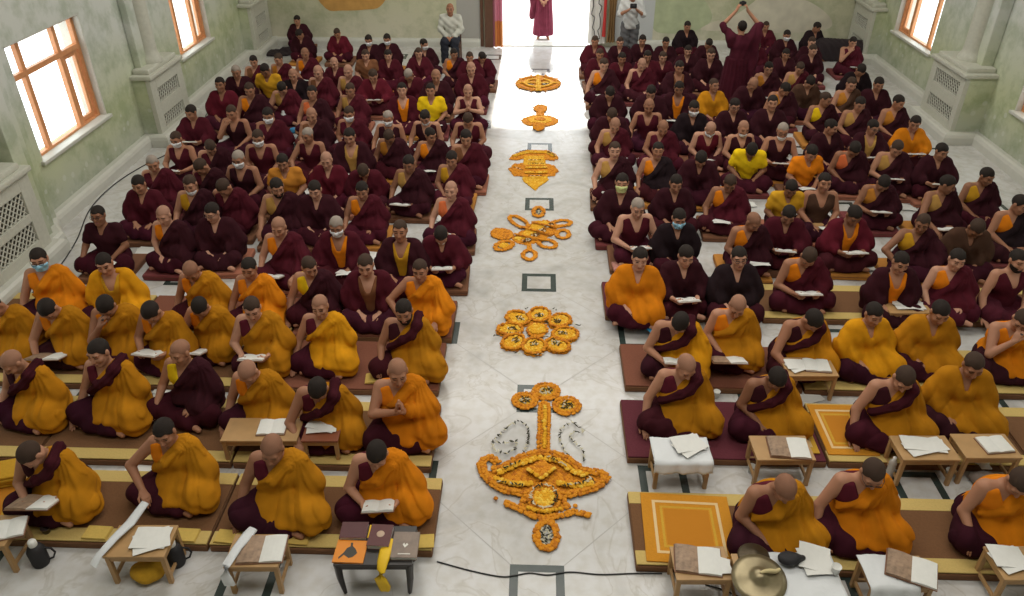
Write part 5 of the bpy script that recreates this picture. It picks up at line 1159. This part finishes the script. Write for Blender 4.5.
# ------------------------------------------------------------------ people on their feet or on a chair, and the far end of the hall
def figure(J, fat=1.15):
    """a whole body from joints given one by one"""
    P = [('e', 0, J['pel'], V3(.15, .11, .12)), ('c', .06, J['pel'], J['chest'], .115, .12), ('c', .05, J['chest']+V3(-.08, 0, .06), J['chest']+V3(.08, 0, .06), .095, .095),
         ('c', .05, J['shR'], J['shL'], .055, .055), ('c', .03, (J['shR']+J['shL'])/2, J['hc']+J['Rh']@V3(0, .016, -.06), .058, .052)]
    for s, sg in (('R', -1), ('L', 1)):
        P += [('c', .04, J['sh'+s], J['el'+s], .052, .041), ('c', .012, J['el'+s], J['wr'+s], .042, .027)]
        d, n, cu = J['hd'+s]; P.append(hand(J['wr'+s], d, n, sg, cu, fat))
        P += [('c', .04, J['hip'+s], J['kn'+s], .088, .058), ('c', .015, J['kn'+s], J['an'+s], .058, .038), ('c', .02, J['an'+s]+V3(0, .03, -.045), J['an'+s]+V3(.02*sg, -.15, -.055), .036, .03)]
    P.append(('g', .012, J['hc'], .2, J['Rh'], HEAD))
    return P
def stand(hp=0, hy=0, arms=None, sit=False):
    b = -.42 if sit else 0
    J = {'pel': V3(0, 0, .92+b), 'chest': V3(0, -.01, 1.20+b), 'shR': V3(-.17, 0, 1.36+b), 'shL': V3(.17, 0, 1.36+b), 'hc': V3(0, -.03, 1.55+b), 'Rh': rot('z', hy)@rot('x', hp),
         'hipR': V3(-.09, 0, .90+b), 'hipL': V3(.09, 0, .90+b)}
    for s, sg in (('R', -1), ('L', 1)):
        J['kn'+s] = V3(.11*sg, -.40, .50) if sit else V3(.10*sg, -.01, .48); J['an'+s] = V3(.12*sg, -.40, .09) if sit else V3(.11*sg, .02, .09)
        e, w_, d, n, cu = arms
        f_ = (lambda v: v) if s == 'R' else mirror
        J['el'+s], J['wr'+s] = f_(e)+V3(0, 0, b), f_(w_)+V3(0, 0, b); J['hd'+s] = (f_(d), f_(n), cu)
    return J
def standing(loc, rz, J, label, parts, sk, hair, hc_=(.018, .013, .011), h=.011):
    e = empty('person', loc, rz, label, 'person'); lo, hi = (-.62, -.62, -.02), (.62, .45, 2.05)
    P = figure(J); V, Q = polygonise(lambda p: ev(P, p), lo, hi, h)
    meshobj('body', npmesh('body', V, Q, [M_SKIN, M_EYE, M_LIP], face_index(J, V, Q, h)), e, color=sk)
    if hair: meshobj('hair', poly('hair', hair_f(J, hair), J['hc']-.16, J['hc']+.16, .008, [M_HAIR]), e, color=hc_)
    for nm_, f_, col in parts: meshobj(nm_, poly(nm_, f_, lo, hi, h, [M_CLOTH]), e, color=col)
    return e
def robe_skirt(J, r0=.17, r1=.25, hem=.10, sd=0):
    def f(p):
        z = p[:, 2]; t = np.clip((1.0-z)/(1.0-hem), 0, 1); rx = r0+(r1-r0)*t; th = np.arctan2(p[:, 0], p[:, 1])
        d = np.hypot(p[:, 0]/1.12, p[:, 1]/.86)-rx+.010*np.sin(th*9+sd+3*t)*t+.006*np.sin(th*17+sd)
        return smax(smax(d, hem-z, .015), z-1.02, .02)*.8
    return f
def trousers(J, g=.028, top=1.0):
    P = [('e', 0, J['pel'], V3(.165, .125, .12))]
    for s in 'RL': P += [('c', .03, J['hip'+s], J['kn'+s], .088+g, .066+g), ('c', .03, J['kn'+s], J['an'+s]+V3(0, 0, -.01), .064+g, .05+g)]
    return lambda p: smax(smax(ev(P, p)+.005*np.sin(p[:, 2]*50+p[:, 0]*30), p[:, 2]-top, .01), .05-p[:, 2], .01)
def longshirt(J, g=.025, sleeve=1.0, hem=.8):
    P = [('e', 0, J['pel'], V3(.16, .12, .14)+g), ('c', .06, J['pel'], J['chest'], .118+g, .122+g), ('c', .05, J['chest']+V3(-.08, 0, .06), J['chest']+V3(.08, 0, .06), .098+g, .098+g), ('c', .05, J['shR'], J['shL'], .055+g, .055+g)]
    for s in 'RL':
        P.append(('c', .03, J['sh'+s], J['el'+s], .056+g, .046+g))
        if sleeve >= 1: P.append(('c', .02, J['el'+s], J['el'+s]+(J['wr'+s]-J['el'+s])*.85, .044+g, .036+g))
    nk = (J['shR']+J['shL'])/2
    def f(p):
        d = ev(P, p)+.006*np.sin(p[:, 2]*45+p[:, 0]*35+3*p[:, 1]); q = p-nk
        return smax(smax(d, -np.maximum(np.hypot(q[:, 0], q[:, 1]+.01)-.062, .02-q[:, 2]), .01), hem-p[:, 2], .01)
    return f
def back_shawl(J):
    P = [('c', .06, J['pel']+V3(0, .0, .02), J['chest'], .165, .15), ('c', .05, J['chest']+V3(-.09, 0, .07), J['chest']+V3(.09, 0, .07), .13, .13), ('c', .05, J['shR'], J['shL'], .085, .085),
         ('c', .06, J['shR'], J['elR'], .09, .075), ('c', .06, J['shL'], J['elL'], .085, .06), ('c', .10, (J['shR']+J['elR'])/2+V3(-.03, .02, -.06), V3(-.26, .04, .55), .085, .10)]
    nk = (J['shR']+J['shL'])/2
    def f(p):
        d = ev(P, p)+.010*np.sin(p[:, 0]*34+3*np.sin(p[:, 2]*4))+.004*np.sin(p[:, 0]*60+p[:, 2]*20); q = p-nk
        return smax(smax(d, -np.maximum(np.hypot(q[:, 0], q[:, 1]+.01)-.066, .03-q[:, 2]), .012), .42-p[:, 2], .02)
    return f
A_UP = (V3(-.33, -.12, 1.56), V3(-.10, -.20, 1.80), V3(.35, -.1, .9), V3(.8, -.3, -.2), (30, 70))
J = stand(-8, 0, A_UP); g_ = at(742, 27, 1.55)
standing((g_.x, g_.y-.03, 0), PI, J, 'standing monk in maroon robe seen from behind, holding a camera overhead', [('skirt', robe_skirt(J, .19, .27, .06), (.060, .010, .018)), ('shawl', back_shawl(J), (.070, .012, .022))], SKINS[0], .006)
m = MB(); m.box((0, 0, 0), (.12, .05, .075), 0, .012); m.box((0, 0, .042), (.05, .04, .02), 0, .006); m.lathe([(.0005, .05), (.022, .05), (.026, .02), (.026, 0)], 16, 0, (0, 0, 0), Matrix.Rotation(-PI/2, 4, 'X')); o = m.build('camera_body', M_INK); o.location = (g_.x, g_.y-.03+.23, 1.91); tag(o, 'small black camera held overhead by the standing monk', 'camera')
A_CHEST = (V3(-.25, -.10, 1.14), V3(-.09, -.27, 1.27), V3(.55, -.35, .7), V3(.6, -.3, .2), (35, 75))
J = stand(8, 0, A_CHEST); g_ = at(630, 27, .86)
standing((g_.x, g_.y, 0), 0, J, 'man in white shirt and grey trousers standing right of the doorway', [('trousers', trousers(J), (.13, .13, .135)), ('shirt', longshirt(J, .022, 0, .84), (.56, .57, .56))], SKINS[0], .008)
m = MB(); m.box((0, 0, 0), (.14, .06, .09), 0, .015); m.lathe([(.0005, .07), (.03, .07), (.034, .02), (.034, 0)], 16, 0, (0, 0, 0), Matrix.Rotation(PI/2, 4, 'X')); o = m.build('camera_body', M_INK); o.location = (g_.x, g_.y-.33, 1.37); tag(o, 'black camera held at chest by the man in white shirt', 'camera')
A_LAP = (V3(-.23, -.06, 1.12), V3(-.07, -.26, 1.00), V3(.7, -.6, -.2), V3(.1, -.2, -1), (20, 45))
J = stand(4, 0, A_LAP, True); g_ = at(450, 9, 1.13)
standing((g_.x, g_.y+.03, 0), 0, J, 'bald man in white shirt and dark trousers sitting on a chair by the back wall', [('trousers', trousers(J, .03, .62), (.028, .03, .04)), ('shirt', longshirt(J, .024, 1, .50), (.50, .50, .44))], SKINS[4], .002, tuple(.8*c for c in SKINS[4]))
t = empty('chair', (g_.x, g_.y+.05, 0), 0, 'dark wooden chair under the man in white shirt by back wall', 'chair')
m = MB(); m.box((0, -.02, .355), (.42, .42, .03), 0, .01); m.build('seat', M_DWOOD, t); m = MB(); m.box((0, .21, .70), (.40, .025, .22), 0, .008); m.build('backrest', M_DWOOD, t)
for sx in (-1, 1):
    for y, hh in ((-.2, .36), (.21, .80)): m = MB(); m.box((sx*.185, y, hh/2), (.036, .036, hh), 0, .005); m.build('leg', M_DWOOD, t)
A_HOLD = (V3(-.24, -.05, 1.10), V3(-.06, -.22, .95), V3(.6, -.5, -.5), V3(.3, -.2, -.8), (25, 50))
J = stand(5, 0, A_HOLD); g_ = at(543, 43, 0)
standing((g_.x, g_.y+.42, 0), 0, J, 'monk in maroon robe standing outside in the bright doorway', [('skirt', robe_skirt(J, .17, .23, .10, 2), (.20, .04, .07)), ('shawl', back_shawl(J), (.17, .035, .06))], SKINS[2], .004)
def hanging(name, x0, x1, z0, z1, y, mats, label, waves, depth, cat='curtain', mi=None, seed=0):
    """a hanging cloth with real pleats and thickness"""
    m = MB(); nx, nz = 40, 18; V = []; W = x1-x0
    for k in (0, 1):
        for i in range(nx+1):
            for j in range(nz+1):
                t = i/nx; s = j/nz; sq = 1-.25*math.sin(s*PI)*(seed % 2)
                V.append((x0+W*(.5+(t-.5)*sq), y+depth*math.sin(t*2*PI*waves+seed+s*.8)*(.5+.5*(1-s))+(.006 if k else -.006), z0+(z1-z0)*s))
    n = (nx+1)*(nz+1); g = lambda i, j: i*(nz+1)+j
    for i in range(nx):
        for j in range(nz):
            a = (g(i, j), g(i+1, j), g(i+1, j+1), g(i, j+1)); q = mi(i/nx, j/nz) if mi else 0
            m.add([V[v] for v in a], [(0, 1, 2, 3)], q, True); m.add([V[v+n] for v in a], [(3, 2, 1, 0)], q, True)
    for i in range(nx): m.add([V[g(i, 0)], V[g(i+1, 0)], V[g(i+1, 0)+n], V[g(i, 0)+n]], [(3, 2, 1, 0)])
    for j in range(nz): m.add([V[g(0, j)], V[g(0, j)+n], V[g(0, j+1)+n], V[g(0, j+1)]], [(3, 2, 1, 0)]); m.add([V[g(nx, j)], V[g(nx, j)+n], V[g(nx, j+1)+n], V[g(nx, j+1)]], [(0, 1, 2, 3)])
    return tag(m.build(name, mats), label, cat)
hanging('door_curtain', -1.06, -.80, .02, 2.7, YB-.12, [simple('pink_curtain', (.62, .22, .30), .9), simple('orange_sash', (.62, .22, .06), .9)], 'pink and orange curtain gathered at left side of the doorway', 2, .05, mi=lambda u, v: 1 if v < .17 and u > .25 else 0)
o = hanging('door_curtain', 1.22, 1.62, .12, 2.75, YB-.16, [simple('white_door_cloth', (.74, .72, .68), .9)], 'white door curtain with black looped pattern right of the doorway', 2.2, .035, seed=2)
m = MB()
for x in (1.32, 1.46):
    pts = [(x+.05*math.sin(z*7+x*9)*(1 if int(z*4) % 2 else -.6), YB-.215, z) for z in np.arange(.2, 2.7, .06)]; m.tube(pts, .010, 6)
m.build('looped_pattern', M_INK, o)
hanging('red_ribbon', 1.54, 1.63, .30, 1.5, YB-.24, [simple('red_ribbon_cloth', (.55, .04, .035), .8)], 'red ribbon hanging beside the patterned door curtain', 1, .02, 'ribbon', seed=1)
hanging('rolled_curtain', 1.66, 1.86, .16, 1.25, YB-.20, [simple('ochre_brown_cloth', (.30, .18, .07), .9)], 'brown gathered curtain hanging right of the red ribbon', 3, .05, seed=3)
m = MB(); m.box((2.3, YB-.006, .9), (.92, .012, 1.5), 0, .004); struct('trim_11', m, simple('pale_grey_panel', (.50, .52, .52), .6))
m = MB(); m.box((-1.62, YB-.006, 1.0), (.55, .012, 1.8), 0, .004); struct('trim_12', m, simple('grey_panel', (.38, .37, .34), .7))
M_DARKC = simple('dark_folded_cloth', (.020, .012, .014), .95, bump=.4, bscale=20)
p = at(278, 54, 0); lump('dark_cloth', p, [('e', 0, V3(0, 0, .03), V3(.42, .26, .05)), ('e', .05, V3(.2, .06, .08), V3(.16, .12, .07))], .016, M_DARKC, 'dark cloth spread on floor in the left back corner', 'cloth', (-.5, -.35, -.02), (.5, .35, .22), .008)
p = at(836, 58, 0); lump('cloth_covered_bench', p+Vector((.02, -.12, 0)), [('c', 0, V3(-.45, 0, .28), V3(.40, 0, .26), .20, .18), ('c', .1, V3(-.48, -.05, .08), V3(.45, -.05, .08), .16, .16)], .018, M_DARKC, 'low bench under a dark cloth in the right back corner', 'bench', (-.8, -.4, -.02), (.8, .4, .62), .010)
p = at(286, 128, 0); lump('water_jar', p, [('c', 0, V3(0, 0, .07), V3(0, 0, .22), .075, .07), ('c', .02, V3(0, 0, .28), V3(0, 0, .30), .03, .03)], .010, simple('white_plastic', (.66, .68, .68), .5), 'white plastic jar among monks, tenth row left', 'jar', (-.15, -.15, -.02), (.15, .15, .4), 0.)
p = at(294, 133, 0); lump('blue_bag', p, [('e', 0, V3(0, 0, .05), V3(.07, .06, .055))], .010, simple('blue_plastic', (.03, .22, .42), .5), 'small blue bag beside the white plastic jar', 'bag', (-.12, -.12, -.02), (.12, .12, .16), .003)
p = at(104, 418, 0); t = empty('mobile_phone', (p.x, p.y, .25), .4, 'mobile phone with pale screen held by black-haired monk, second row left', 'phone'); t.rotation_euler = (.5, 0, .5)
m = MB(); m.box((0, 0, 0), (.075, .15, .009), 0, .003); pb_ = m.build('phone_body', M_INK, t); m = MB(); m.box((0, 0, .005), (.066, .135, .002)); m.build('screen', simple('pale_screen', (.45, .55, .68), .2), pb_)
p = at(655, 330, .09); m = MB(); m.box((0, 0, .01), (.16, .22, .02), 0, .004); o = m.build('blue_folder', [simple('blue_folder_card', (.02, .28, .55), .5)]); o.location = p; o.rotation_euler = (0, 0, .5); tag(o, 'bright blue folder before the smiling orange-robed monk, fourth row right', 'folder')
p = at(618, 268, .085); m = MB(); m.box((0, 0, .02), (.14, .20, .04), 0, .015); o = m.build('patterned_pouch', simple('red_white_print', (.45, .20, .16), .8, vary=.9, bscale=40)); o.location = (p.x, p.y, .085); o.rotation_euler = (0, 0, .1); tag(o, 'red and white patterned pouch on cushion beside aisle, fifth row right', 'pouch')
